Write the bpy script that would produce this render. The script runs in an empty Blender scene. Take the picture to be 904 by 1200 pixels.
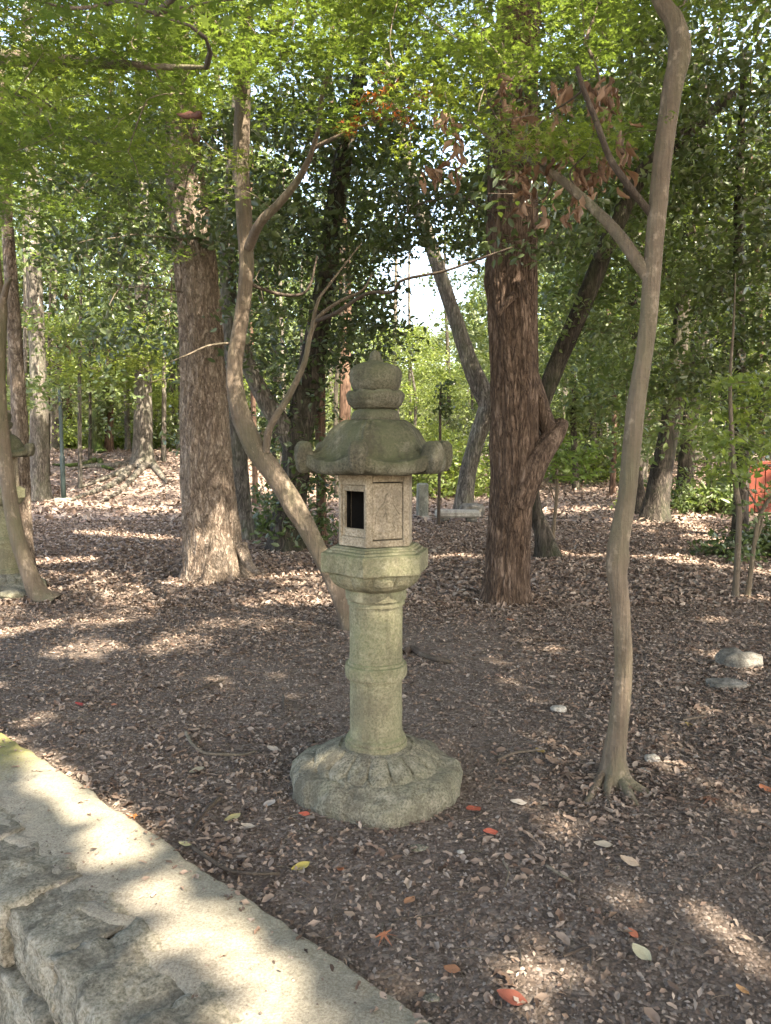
import bpy, math, random
import numpy as np
from mathutils import Vector, Matrix, noise

rng = np.random.default_rng(7)
random.seed(7)
S = bpy.context.scene
COL = S.collection
# ------------------------------------------------------------------ camera
PITCH = math.radians(5.0)
CAMZ = 1.5
FPX = 902.0
cam_d = bpy.data.cameras.new('camera')
cam = bpy.data.objects.new('camera', cam_d)
COL.objects.link(cam)
cam.location = (0, 0, CAMZ)
cam.rotation_euler = (math.pi/2 - PITCH, 0, 0)
cam_d.sensor_fit = 'VERTICAL'
cam_d.sensor_height = 36.0
cam_d.lens = 36.0*FPX/1200.0
cam_d.clip_start = 0.05
cam_d.clip_end = 800
S.camera = cam
# ------------------------------------------------------------------ light
SUN_EL = math.radians(50)
SUN_AZ = math.atan2(0.6, -0.8)          # clockwise from +Y
SUN = np.array([math.sin(SUN_AZ)*math.cos(SUN_EL), math.cos(SUN_AZ)*math.cos(SUN_EL), math.sin(SUN_EL)])
W = bpy.data.worlds.new('World'); S.world = W
W.use_nodes = True
wn = W.node_tree
bg = wn.nodes['Background']
sky = wn.nodes.new('ShaderNodeTexSky')
sky.sky_type = 'NISHITA'; sky.sun_disc = False
sky.sun_elevation = SUN_EL; sky.sun_rotation = SUN_AZ
sky.air_density = 1.0; sky.dust_density = 3.5; sky.ozone_density = 1.0
wn.links.new(sky.outputs[0], bg.inputs[0])
bg.inputs[1].default_value = 0.15
sun_d = bpy.data.lights.new('sun', 'SUN'); sun_d.energy = 3.6; sun_d.angle = math.radians(0.53)
sun_d.color = (1.0, 0.95, 0.88)
sun = bpy.data.objects.new('sun', sun_d); COL.objects.link(sun)
sun.rotation_euler = Vector(SUN).to_track_quat('Z', 'Y').to_euler()
S.view_settings.view_transform = 'Standard'
S.view_settings.look = 'None'
S.view_settings.gamma = 1.0
S.view_settings.exposure = 3.05
S.view_settings.use_white_balance = True
S.view_settings.white_balance_temperature = 7500
S.view_settings.white_balance_tint = 12
S.cycles.max_bounces = 8; S.cycles.diffuse_bounces = 5; S.cycles.transmission_bounces = 4
S.cycles.sample_clamp_indirect = 8
S.cycles.use_denoising = True

# ------------------------------------------------------------------ picture -> place helpers
sp, cp = math.sin(PITCH), math.cos(PITCH)
def ray(px, py):
    u = (px-452)/FPX; v = (py-600)/FPX
    return np.array([u, cp - sp*v, -(sp + cp*v)])
def P(px, py, Y):
    r = ray(px, py); return r*(Y/r[1]) + np.array([0, 0, CAMZ])
def sstep(a, b, x):
    t = np.clip((x-a)/(b-a), 0, 1); return t*t*(3-2*t)
def flat(px, py):
    r = ray(px, py); return (r*(CAMZ/-r[2]) + np.array([0, 0, CAMZ]))
def vnoise(x, y, s, seed=0):
    """cheap smooth noise from a few sines"""
    x = np.asarray(x)*s; y = np.asarray(y)*s
    r = 0
    for k in range(4):
        a = 1.3*k + seed*0.77
        r = r + np.sin(x*math.cos(a)*(1+.37*k) + y*math.sin(a)*(1+.29*k) + seed*1.7 + k*2.1)*np.cos(y*math.cos(a+1)*(1+.21*k) - x*math.sin(a+1) + k + seed)
    return r/4
# wall line: inner edge through two ground points
B0 = flat(0, 862)[:2]; B1 = flat(490, 1200)[:2]
A0 = flat(0, 1040)[:2]; A1 = flat(110, 1200)[:2]
WD = (B1-B0)/np.linalg.norm(B1-B0)               # along the wall, towards camera right
WN = np.array([-WD[1], WD[0]])                   # towards the wood
if WN[1] < 0: WN = -WN
INNER = float(np.dot(B0, WN)); OUTER = float((np.dot(A0, WN)+np.dot(A1, WN))/2)
def wall_uv(x, y):
    return x*WD[0]+y*WD[1], x*WN[0]+y*WN[1]
def H(x, y):
    x = np.asarray(x, float); y = np.asarray(y, float)
    h = 0.022*vnoise(x, y, 1.3, 1) + 0.012*vnoise(x, y, 3.7, 2)
    h = h + 0.10*vnoise(x, y, .25, 5)*sstep(9, 16, y)
    h = h + 1.25*sstep(19.3, 26, y)*sstep(-2.6, -6.5, x)                        # the rooty bank at the back left
    h = h + 0.35*sstep(17, 26, y)*sstep(4, 9, x)*(.6+.4*vnoise(x, y, .5, 9))
    h = h + 0.5*sstep(6.0, 7.4, x - .12*y + .2)*sstep(8, 11, y)                  # bank at the right
    d2 = (x-PX_L)**2 + (y-PY_L)**2
    h = h*(1-np.exp(-d2/.5))
    wv = x*WN[0]+y*WN[1]
    near = sstep(1.4, 0.1, np.abs(wv-INNER))
    h = h*(1-.8*near)
    mid = (INNER+OUTER)/2 + .1
    return h - 0.86*sstep(mid+.10, mid-.06, wv)
LC = P(441, 925, 3.3); PX_L, PY_L = LC[0], 3.3
def G(px, py):
    r = ray(px, py); t = 1.0; o = np.array([0, 0, CAMZ])
    lo = .5
    for i in range(4000):
        t = .5 + i*.02 if i < 500 else t*1.004
        p = o + r*t
        if p[2] < float(H(p[0], p[1])):
            a, b = lo, t
            for _ in range(20):
                m = (a+b)/2; p = o+r*m
                if p[2] < float(H(p[0], p[1])): b = m
                else: a = m
            return o + r*b
        lo = t
    return flat(px, py)

# ------------------------------------------------------------------ mesh helpers
def mesh_np(name, V, F, smooth=True):
    V = np.asarray(V, np.float32); F = np.asarray(F, np.int32)
    me = bpy.data.meshes.new(name)
    k = F.shape[1]
    me.vertices.add(len(V)); me.vertices.foreach_set('co', V.ravel())
    me.loops.add(F.size); me.loops.foreach_set('vertex_index', F.ravel())
    me.polygons.add(len(F))
    me.polygons.foreach_set('loop_start', np.arange(0, F.size, k, dtype=np.int32))
    me.polygons.foreach_set('loop_total', np.full(len(F), k, np.int32))
    if smooth: me.polygons.foreach_set('use_smooth', np.ones(len(F), bool))
    me.update(calc_edges=True)
    return me
def mesh_py(name, V, F, smooth=False):
    me = bpy.data.meshes.new(name)
    me.from_pydata([tuple(map(float, v)) for v in V], [], [tuple(map(int, f)) for f in F])
    if smooth: me.polygons.foreach_set('use_smooth', [True]*len(me.polygons))
    me.update(); return me
def link(name, me, mat, parent=None, loc=None, kind=None, label=None):
    o = bpy.data.objects.new(name, me); COL.objects.link(o)
    if mat is not None and not me.materials: me.materials.append(mat)
    if parent is not None: o.parent = parent
    if loc is not None: o.location = loc
    if kind: o['kind'] = kind
    if label: o['label'] = label
    return o
def tagit(o, label, cat, group=None):
    o['label'] = label; o['category'] = cat
    if group: o['group'] = group
    return o
def thing(name, label, cat, loc, group=None, rz=0):
    o = bpy.data.objects.new(name, None); COL.objects.link(o)
    o.location = tuple(map(float, loc)); o.rotation_euler[2] = rz
    o.empty_display_size = .2
    return tagit(o, label, cat, group)
def structure(o): o['kind'] = 'structure'; return o
def copy_tree(o, loc, rz, label, scale=1.0, group=None):
    def rec(src, par):
        c = src.copy(); COL.objects.link(c); c.parent = par
        for ch in kids.get(src.name, ()): rec(ch, c)
        return c
    kids = {}
    for ob in list(COL.objects):
        if ob.parent: kids.setdefault(ob.parent.name, []).append(ob)
    r = rec(o, None)
    r.location = tuple(map(float, loc)); r.rotation_euler[2] = rz; r.scale = (scale,)*3
    r['label'] = label
    if group: r['group'] = group
    return r

def catmull(pts, n):
    pts = np.asarray(pts, float)
    p = np.vstack([2*pts[0]-pts[1], pts, 2*pts[-1]-pts[-2]])
    seg = len(pts)-1
    out = []
    for t in np.linspace(0, seg, n):
        i = min(int(t), seg-1); f = t-i
        a, b, c, d = p[i], p[i+1], p[i+2], p[i+3]
        out.append(.5*((2*b)+(-a+c)*f+(2*a-5*b+4*c-d)*f*f+(-a+3*b-3*c+d)*f**3))
    return np.array(out)
def tube(pts, rad, nseg=12, rows=24, disp=None, cap=True, flare=None, ell=1.0, sq=None):
    """swept tube. disp(theta, t, z, P)->radial offset factor"""
    c = catmull(pts, rows)
    rr = np.asarray(rad, float)
    R = np.interp(np.linspace(0, len(rr)-1, rows), np.arange(len(rr)), rr)
    T = np.gradient(c, axis=0); T /= np.linalg.norm(T, axis=1)[:, None]+1e-9
    n = np.cross(T[0], [0.0, 1.0, 0.0]);
    if np.linalg.norm(n) < .1: n = np.cross(T[0], [1.0, 0, 0])
    n /= np.linalg.norm(n)
    th = np.linspace(0, 2*math.pi, nseg, endpoint=False)
    V = np.zeros((rows, nseg, 3))
    for i in range(rows):
        n = n - T[i]*np.dot(n, T[i]); n /= np.linalg.norm(n)
        b = np.cross(T[i], n)
        r = np.full(nseg, R[i])
        if flare is not None: r = r*flare(th, c[i][2]-c[0][2])
        if disp is not None: r = r*(1+disp(th, i/(rows-1), c[i]))
        V[i] = c[i] + (np.cos(th)*r)[:, None]*n + (np.sin(th)*r*ell)[:, None]*b
    V = V.reshape(-1, 3)
    i = np.arange(rows-1)[:, None]; j = np.arange(nseg)[None, :]; j2 = (j+1) % nseg
    F = np.stack([i*nseg+j, i*nseg+j2, (i+1)*nseg+j2, (i+1)*nseg+j], -1).reshape(-1, 4)
    if cap:
        k = len(V); V = np.vstack([V, c[-1]+T[-1]*R[-1]*.3, c[0]])
        jj = np.arange(nseg); j2 = (jj+1) % nseg; b0 = (rows-1)*nseg
        F = np.vstack([F, np.stack([b0+jj, b0+j2, np.full(nseg, k), np.full(nseg, k)], -1)]) if False else F
        capf = np.stack([b0+jj, b0+j2, np.full(nseg, k)], -1)
        return V, F, capf
    return V, F, None
def add_tube(name, pts, rad, mat, parent=None, nseg=12, rows=24, disp=None, flare=None, loc=(0, 0, 0), kind=None, label=None):
    V, F, C = tube(pts, rad, nseg, rows, disp, True, flare)
    me = mesh_py(name, V-np.asarray(loc), list(map(tuple, F))+list(map(tuple, C)), True)
    return link(name, me, mat, parent, kind=kind, label=label)
def bark_disp(seed, amp=.05, k=9, zs=6.0, knots=()):
    def f(th, t, c):
        z = c[2]
        d = amp*(.5*np.sin(k*th+1.3*np.sin(z*zs*.4+seed)+seed) + .35*np.sin((2*k+3)*th+2*np.sin(z*zs*.7+seed*2)) + .5*np.sin(3*th+z*1.1+seed)*1.2 + .5*np.sin(2*th-z*2.3+seed))
        d = d + amp*.5*np.sin(z*zs*2+3*np.sin(th*2+seed))*np.sin(th*5+z*3)
        for (kz, kt, ka, ks) in knots:
            dt = np.angle(np.exp(1j*(th-kt)))
            d = d + ka*np.exp(-((z-kz)/ks)**2-(dt/.7)**2)
        return d
    return f
def fine_bark(base, amp, sx=26, sz=3.0):
    def f(th, t, c):
        d = base(th, t, c); o = np.empty(len(th))
        for q, a in enumerate(th):
            x, y = math.cos(a), math.sin(a)
            p = Vector((x*sx*.28, y*sx*.28, c[2]*sz))
            w = noise.noise(p*.5)*1.2
            o[q] = abs(noise.noise(p+Vector((w, w, 0))))*1.6 + abs(noise.noise(p*2.3+Vector((w, 3, 1))))*.7
        return d + amp*(np.minimum(o, .8)-.4)
    return f
def root_flare(amp, hgt, n=5, ph=0.0):
    def f(th, z):
        e = math.exp(-max(z, 0)/hgt)
        return 1 + amp*e*(.65+.55*np.maximum(0, np.cos(n*th+ph+.6*np.sin(2*th)))) + .0*th
    return f
def lathe(prof, nseg=64, fr=None):
    """prof list of (r,z); fr(theta,i,r,z)->(r,z)"""
    th = np.linspace(0, 2*math.pi, nseg, endpoint=False)
    V = []
    for i, (r, z) in enumerate(prof):
        rr = np.full(nseg, float(r)); zz = np.full(nseg, float(z))
        if fr is not None: rr, zz = fr(th, i, rr, zz)
        V.append(np.stack([np.sin(th)*rr, -np.cos(th)*rr, zz], -1))
    V = np.array(V).reshape(-1, 3); n = len(prof)
    i = np.arange(n-1)[:, None]; j = np.arange(nseg)[None, :]; j2 = (j+1) % nseg
    F = np.stack([i*nseg+j, i*nseg+j2, (i+1)*nseg+j2, (i+1)*nseg+j], -1).reshape(-1, 4)
    return V, F
def dense(prof, step):
    out = []
    for (r0, z0), (r1, z1) in zip(prof[:-1], prof[1:]):
        n = max(1, int(math.hypot(r1-r0, z1-z0)/step))
        for k in range(n): out.append((r0+(r1-r0)*k/n, z0+(z1-z0)*k/n))
    out.append(prof[-1]); return out
def n3(p, s, o=0.0): return noise.noise(Vector((p[0]*s+o, p[1]*s-o, p[2]*s+2*o)))
def roughen(V, amp, s, o=0.0, amp2=0, s2=1):
    V = np.array(V, float)
    for i in range(len(V)):
        p = V[i]
        d = np.array([n3(p, s, o), n3(p, s, o+17), n3(p, s, o+31)])*amp
        if amp2: d = d + np.array([n3(p, s2, o+5), n3(p, s2, o+21), n3(p, s2, o+41)])*amp2
        V[i] = p+d
    return V
def box_bevel(cx, cy, cz, sx, sy, sz, rz=0, b=.004, jitter=0):
    """bevelled box verts/faces (24 verts)"""
    V = []; F = []
    import itertools
    hx, hy, hz = sx/2, sy/2, sz/2; b = min(b, hx*.8, hy*.8, hz*.8)
    idx = {}
    for sx_, sy_, sz_ in itertools.product((-1, 1), repeat=3):
        for ax in range(3):
            p = [sx_*(hx-b), sy_*(hy-b), sz_*(hz-b)]
            p[ax] = (sx_*hx, sy_*hy, sz_*hz)[ax]
            idx[(sx_, sy_, sz_, ax)] = len(V); V.append(p)
    def q(*a): F.append([idx[k] for k in a])
    for ax in range(3):
        for s in (-1, 1):
            o = [i for i in range(3) if i != ax]
            c = []
            for a, bb in ((-1, -1), (1, -1), (1, 1), (-1, 1)):
                k = [0, 0, 0]; k[ax] = s; k[o[0]] = a; k[o[1]] = bb
                c.append((k[0], k[1], k[2], ax))
            q(*c)
    for ax in range(3):           # edges along ax
        o = [i for i in range(3) if i != ax]
        for a in (-1, 1):
            for bb in (-1, 1):
                k0 = [0, 0, 0]; k1 = [0, 0, 0]
                k0[ax] = -1; k1[ax] = 1
                for k in (k0, k1): k[o[0]] = a; k[o[1]] = bb
                q((*k0, o[0]), (*k1, o[0]), (*k1, o[1]), (*k0, o[1]))
    for c in itertools.product((-1, 1), repeat=3):
        F.append([idx[(*c, 0)], idx[(*c, 1)], idx[(*c, 2)]])
    V = np.array(V)
    if jitter: V = V + rng.normal(0, jitter, V.shape)
    ca, sa = math.cos(rz), math.sin(rz)
    V = V@np.array([[ca, sa, 0], [-sa, ca, 0], [0, 0, 1]]) + np.array([cx, cy, cz])
    return V, F
def merge(parts):
    V = []; F = []; n = 0
    for v, f in parts:
        V.append(np.asarray(v)); F += [[i+n for i in g] for g in f]; n += len(v)
    return np.vstack(V), F
def fix_normals(me):
    import bmesh
    bm = bmesh.new(); bm.from_mesh(me); bmesh.ops.recalc_face_normals(bm, faces=bm.faces); bm.to_mesh(me); bm.free()

# ------------------------------------------------------------------ materials
def M_new(name):
    m = bpy.data.materials.new(name); m.use_nodes = True
    nt = m.node_tree; nt.nodes.clear()
    out = nt.nodes.new('ShaderNodeOutputMaterial')
    return m, nt, out
def ramp(nt, stops):
    r = nt.nodes.new('ShaderNodeValToRGB')
    while len(r.color_ramp.elements) < len(stops): r.color_ramp.elements.new(.5)
    for e, (p, c) in zip(r.color_ramp.elements, stops):
        e.position = p; e.color = (*c, 1)
    return r
def texco(nt, scale=(1, 1, 1), which='Object'):
    t = nt.nodes.new('ShaderNodeTexCoord'); m = nt.nodes.new('ShaderNodeMapping')
    m.inputs['Scale'].default_value = scale
    nt.links.new(t.outputs[which], m.inputs[0]); return m
def geo_pos(nt, scale=(1, 1, 1)):
    t = nt.nodes.new('ShaderNodeNewGeometry'); m = nt.nodes.new('ShaderNodeMapping')
    m.inputs['Scale'].default_value = scale
    nt.links.new(t.outputs['Position'], m.inputs[0]); return m
def noise_n(nt, vec, scale, detail=6, rough=.6, dist=0):
    n = nt.nodes.new('ShaderNodeTexNoise'); n.inputs['Scale'].default_value = scale
    n.inputs['Detail'].default_value = detail; n.inputs['Roughness'].default_value = rough
    n.inputs['Distortion'].default_value = dist
    nt.links.new(vec.outputs[0], n.inputs['Vector']); return n
def mixc(nt, fac, a, b, mode='MIX'):
    m = nt.nodes.new('ShaderNodeMix'); m.data_type = 'RGBA'; m.blend_type = mode
    for sock, v in ((m.inputs[0], fac), (m.inputs[6], a), (m.inputs[7], b)):
        if isinstance(v, (int, float)): sock.default_value = v
        elif isinstance(v, tuple): sock.default_value = (*v, 1)
        else: nt.links.new(v, sock)
    return m.outputs[2]
def math_n(nt, op, a, b=0.0, clamp=False):
    m = nt.nodes.new('ShaderNodeMath'); m.operation = op; m.use_clamp = clamp
    for sock, v in ((m.inputs[0], a), (m.inputs[1], b)):
        if isinstance(v, (int, float)): sock.default_value = v
        else: nt.links.new(v, sock)
    return m.outputs[0]
def finish(nt, out, col, rough=.9, height=None, bstr=.5, bdist=.01, spec=.3):
    b = nt.nodes.new('ShaderNodeBsdfPrincipled')
    if isinstance(col, tuple): b.inputs['Base Color'].default_value = (*col, 1)
    else: nt.links.new(col, b.inputs['Base Color'])
    b.inputs['Roughness'].default_value = rough
    b.inputs['Specular IOR Level'].default_value = spec
    if height is not None:
        bp = nt.nodes.new('ShaderNodeBump'); bp.inputs['Strength'].default_value = bstr; bp.inputs['Distance'].default_value = bdist
        nt.links.new(height, bp.inputs['Height']); nt.links.new(bp.outputs[0], b.inputs['Normal'])
    nt.links.new(b.outputs[0], out.inputs[0]); return b
def bark_mat(name, dark, mid, light, zscale=.22, freq=26, bump=.9, bd=.02, patch=None, patch_amt=.45):
    """fissured bark: stretched ridged noise for the cracks, small irregular flakes between them"""
    m, nt, out = M_new(name)
    t = texco(nt, (1, 1, zscale))
    w = noise_n(nt, t, 5, 4, .6); sc = nt.nodes.new('ShaderNodeVectorMath'); sc.operation = 'SCALE'; sc.inputs['Scale'].default_value = .16
    ad = nt.nodes.new('ShaderNodeVectorMath'); ad.operation = 'ADD'
    nt.links.new(w.outputs['Color'], sc.inputs[0]); nt.links.new(t.outputs[0], ad.inputs[0]); nt.links.new(sc.outputs[0], ad.inputs[1])
    def ridged(scale, det):
        n = noise_n(nt, ad, scale, det, .55, .3)
        r = math_n(nt, 'ABSOLUTE', math_n(nt, 'SUBTRACT', n.outputs['Fac'], .5))
        return math_n(nt, 'MULTIPLY', r, 9.0, True)
    r1 = ridged(freq*.42, 3); r2 = ridged(freq*.95, 4)
    fis = math_n(nt, 'MULTIPLY', math_n(nt, 'ADD', math_n(nt, 'MULTIPLY', r1, .55), .45), math_n(nt, 'ADD', math_n(nt, 'MULTIPLY', r2, .5), .5))
    t3 = texco(nt, (1, 1, min(1, zscale*2.2))); fl = nt.nodes.new('ShaderNodeTexVoronoi'); fl.inputs['Scale'].default_value = freq*1.9
    ad2 = nt.nodes.new('ShaderNodeVectorMath'); ad2.operation = 'ADD'; nt.links.new(t3.outputs[0], ad2.inputs[0]); nt.links.new(sc.outputs[0], ad2.inputs[1]); nt.links.new(ad2.outputs[0], fl.inputs['Vector'])
    sp_ = nt.nodes.new('ShaderNodeSeparateColor'); nt.links.new(fl.outputs['Color'], sp_.inputs[0])
    fine = noise_n(nt, t3, freq*4.5, 6, .75)
    tone = math_n(nt, 'ADD', math_n(nt, 'MULTIPLY', sp_.outputs[0], .28), math_n(nt, 'MULTIPLY', fine.outputs['Fac'], .62))
    big = noise_n(nt, texco(nt, (1, 1, .6)), 2.4, 4, .6)
    tone = math_n(nt, 'ADD', tone, math_n(nt, 'MULTIPLY', math_n(nt, 'SUBTRACT', big.outputs['Fac'], .5), .5))
    v = math_n(nt, 'MULTIPLY', math_n(nt, 'ADD', tone, .22), fis)
    r = ramp(nt, [(.12, dark), (.42, mid), (.82, light)]); nt.links.new(v, r.inputs[0])
    col = r.outputs[0]
    if patch:
        pn = noise_n(nt, texco(nt, (1, 1, .5)), 3.0, 6, .7)
        pr = ramp(nt, [(.46, (0, 0, 0)), (.64, (1, 1, 1))]); nt.links.new(pn.outputs['Fac'], pr.inputs[0])
        col = mixc(nt, math_n(nt, 'MULTIPLY', pr.outputs[0], patch_amt), col, patch)
    hgt = math_n(nt, 'ADD', fis, math_n(nt, 'ADD', math_n(nt, 'MULTIPLY', fine.outputs['Fac'], .35), math_n(nt, 'MULTIPLY', sp_.outputs[0], .18)))
    finish(nt, out, col, .92, hgt, bump, bd, .2); return m
def smooth_bark(name, a, b, c, moss, moss_amt=.5, lent=True):
    m, nt, out = M_new(name)
    t = texco(nt); n1 = noise_n(nt, t, 5, 6, .65); n2 = noise_n(nt, t, 60, 6, .7)
    tz = texco(nt, (3, 3, 40)); n3_ = noise_n(nt, tz, 2.2, 4, .6)
    tv = texco(nt, (30, 30, 2.2)); n4 = noise_n(nt, tv, 2.5, 5, .6)
    r = ramp(nt, [(.25, a), (.5, b), (.78, c)])
    f = math_n(nt, 'ADD', math_n(nt, 'MULTIPLY', n1.outputs['Fac'], .5), math_n(nt, 'MULTIPLY', n4.outputs['Fac'], .35))
    f = math_n(nt, 'ADD', f, math_n(nt, 'MULTIPLY', n2.outputs['Fac'], .18)); nt.links.new(f, r.inputs[0])
    col = r.outputs[0]
    pr = ramp(nt, [(.45, (0, 0, 0)), (.65, (1, 1, 1))]); n5 = noise_n(nt, texco(nt, (1, 1, .4)), 4.2, 4, .6); nt.links.new(n5.outputs['Fac'], pr.inputs[0])
    col = mixc(nt, math_n(nt, 'MULTIPLY', pr.outputs[0], moss_amt), col, moss)
    n6 = noise_n(nt, texco(nt, (1, 1, .7)), 11, 6, .7); lr_ = ramp(nt, [(.56, (0, 0, 0)), (.64, (1, 1, 1))]); nt.links.new(n6.outputs['Fac'], lr_.inputs[0])
    col = mixc(nt, math_n(nt, 'MULTIPLY', lr_.outputs[0], .55), col, tuple(min(1, x*1.5) for x in c))
    n7 = noise_n(nt, texco(nt, (1, 1, .35)), 7, 6, .7); dr_ = ramp(nt, [(.30, (1, 1, 1)), (.42, (0, 0, 0))]); nt.links.new(n7.outputs['Fac'], dr_.inputs[0])
    col = mixc(nt, math_n(nt, 'MULTIPLY', dr_.outputs[0], .7), col, tuple(x*.6 for x in a))
    # dark lenticel dashes
    dr = ramp(nt, [(.28, (1, 1, 1)), (.36, (0, 0, 0))]); nt.links.new(n3_.outputs['Fac'], dr.inputs[0])
    col = mixc(nt, math_n(nt, 'MULTIPLY', dr.outputs[0], .18), col, tuple(x*.45 for x in a))
    h = math_n(nt, 'ADD', math_n(nt, 'MULTIPLY', n2.outputs['Fac'], .3), math_n(nt, 'ADD', math_n(nt, 'MULTIPLY', n3_.outputs['Fac'], .10), math_n(nt, 'ADD', math_n(nt, 'MULTIPLY', n6.outputs['Fac'], .8), n4.outputs['Fac'])))
    finish(nt, out, col, .85, h, .8, .022, .25); return m
def leaf_mat(name, cols, trans=.35, tcol=None, rough=.45, spec=.4):
    m, nt, out = M_new(name)
    g = nt.nodes.new('ShaderNodeNewGeometry')
    n = len(cols)
    r = ramp(nt, [((i+.0)/max(1, n-1), c) for i, c in enumerate(cols)])
    nt.links.new(g.outputs['Random Per Island'], r.inputs[0])
    b = nt.nodes.new('ShaderNodeBsdfPrincipled'); b.inputs['Roughness'].default_value = rough
    b.inputs['Specular IOR Level'].default_value = spec
    nt.links.new(r.outputs[0], b.inputs['Base Color'])
    if trans <= 0:
        nt.links.new(b.outputs[0], out.inputs[0]); return m
    tr = nt.nodes.new('ShaderNodeBsdfTranslucent')
    tc = mixc(nt, 1.0, r.outputs[0], tcol or (1.6, 1.5, .7), 'MULTIPLY')
    nt.links.new(tc, tr.inputs['Color'])
    mx = nt.nodes.new('ShaderNodeMixShader'); mx.inputs[0].default_value = trans
    nt.links.new(b.outputs[0], mx.inputs[1]); nt.links.new(tr.outputs[0], mx.inputs[2])
    nt.links.new(mx.outputs[0], out.inputs[0]); return m
def stone_mat(name, a, b, c, green, gamt, speck=.55, sc=1.0, bump=.6, upmoss=True, side=None):
    m, nt, out = M_new(name)
    t = texco(nt)
    n1 = noise_n(nt, t, 7*sc, 8, .65); n2 = noise_n(nt, t, 110*sc, 4, .7); n3_ = noise_n(nt, t, 30*sc, 6, .7)
    r = ramp(nt, [(.3, a), (.52, b), (.75, c)])
    f = math_n(nt, 'ADD', math_n(nt, 'MULTIPLY', n1.outputs['Fac'], .6), math_n(nt, 'MULTIPLY', n3_.outputs['Fac'], .4)); nt.links.new(f, r.inputs[0])
    col = r.outputs[0]
    sr = ramp(nt, [(.36, (0, 0, 0)), (.5, (.5, .5, .5)), (.68, (1, 1, 1))]); nt.links.new(n2.outputs['Fac'], sr.inputs[0])
    col = mixc(nt, speck, col, sr.outputs[0], 'SOFT_LIGHT')
    g = nt.nodes.new('ShaderNodeNewGeometry'); sx = nt.nodes.new('ShaderNodeSeparateXYZ'); nt.links.new(g.outputs['Normal'], sx.inputs[0])
    up = math_n(nt, 'MULTIPLY_ADD', sx.outputs['Z'], .5) if False else math_n(nt, 'MULTIPLY', math_n(nt, 'ADD', sx.outputs['Z'], .35), .8, True)
    n5 = noise_n(nt, t, 3.4*sc, 6, .7)
    mr = ramp(nt, [(.36, (0, 0, 0)), (.62, (1, 1, 1))]); nt.links.new(n5.outputs['Fac'], mr.inputs[0])
    ff = math_n(nt, 'MULTIPLY', mr.outputs[0], gamt)
    if upmoss: ff = math_n(nt, 'ADD', math_n(nt, 'MULTIPLY', ff, .55), math_n(nt, 'MULTIPLY', up, gamt*.75), True)
    col = mixc(nt, ff, col, green)
    bl = noise_n(nt, texco(nt, (1, 1, .7)), 4.6*sc, 7, .7, .6); b_r = ramp(nt, [(.40, (1, 1, 1)), (.50, (0, 0, 0))]); nt.links.new(bl.outputs['Fac'], b_r.inputs[0])
    col = mixc(nt, math_n(nt, 'MULTIPLY', b_r.outputs[0], .55), col, tuple(x*.8 for x in a))
    st = noise_n(nt, texco(nt, (9*sc, 9*sc, 1.6*sc)), 1.6, 5, .65); s_r = ramp(nt, [(.34, (1, 1, 1)), (.5, (0, 0, 0))]); nt.links.new(st.outputs['Fac'], s_r.inputs[0])
    col = mixc(nt, math_n(nt, 'MULTIPLY', s_r.outputs[0], .5), col, tuple(x*.55 for x in a))
    li = noise_n(nt, t, 11*sc, 9, .75); l_r = ramp(nt, [(.54, (0, 0, 0)), (.68, (1, 1, 1))]); nt.links.new(li.outputs['Fac'], l_r.inputs[0])
    col = mixc(nt, math_n(nt, 'MULTIPLY', l_r.outputs[0], .45), col, tuple(min(1, x*1.35) for x in c))
    h = math_n(nt, 'ADD', math_n(nt, 'MULTIPLY', n2.outputs['Fac'], .6), math_n(nt, 'MULTIPLY', n3_.outputs['Fac'], 1.3))
    finish(nt, out, col, .93, h, bump, .008, .2); return m

MAT = {}
MAT['bark_big_l'] = bark_mat('bark_scaly_tan', (.05, .036, .026), (.22, .168, .125), (.46, .38, .30), .34, 30, 1.0, .03, (.27, .235, .18), .3)
MAT['bark_big_r'] = bark_mat('bark_red_brown', (.024, .015, .010), (.13, .088, .062), (.27, .195, .145), .18, 34, 1.0, .03, (.05, .034, .024), .45)
MAT['bark_grey'] = bark_mat('bark_grey', (.03, .026, .022), (.13, .115, .095), (.26, .235, .20), .2, 24, .8, .02, (.10, .12, .07), .35)
MAT['bark_dark'] = bark_mat('bark_dark', (.012, .010, .008), (.055, .046, .036), (.12, .10, .08), .2, 22, .8, .02, (.035, .05, .02), .4)
MAT['bark_red'] = bark_mat('bark_cedar_red', (.03, .018, .012), (.12, .075, .052), (.21, .14, .10), .08, 24, .8, .02)
MAT['bark_moss'] = bark_mat('bark_mossy', (.015, .014, .008), (.05, .06, .02), (.10, .13, .035), .2, 24, .8, .02, (.06, .11, .02), .7)
MAT['maple'] = smooth_bark('bark_maple_grey', (.06, .046, .032), (.135, .105, .074), (.23, .185, .135), (.105, .108, .058), .6)
MAT['maple_l'] = smooth_bark('bark_maple_brown', (.05, .037, .026), (.12, .092, .066), (.21, .165, .122), (.09, .088, .05), .5)
MAT['branch'] = smooth_bark('bark_thin_branch', (.06, .045, .032), (.12, .095, .07), (.2, .16, .12), (.12, .12, .07), .35)
MAT['twig'] = smooth_bark('bark_twig_dark', (.03, .022, .017), (.06, .045, .034), (.10, .08, .06), (.06, .06, .03), .2)
MAT['lant_roof'] = stone_mat('stone_mossy', (.052, .046, .033), (.105, .094, .068), (.185, .168, .125), (.072, .078, .038), .75, .6, 1.0, .9)
MAT['lant_box'] = stone_mat('stone_tan', (.155, .128, .092), (.265, .222, .165), (.385, .33, .255), (.19, .17, .09), .3, .6)
MAT['lant_green'] = stone_mat('stone_greenish', (.125, .112, .075), (.205, .186, .124), (.30, .275, .19), (.115, .13, .062), .7)
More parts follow.
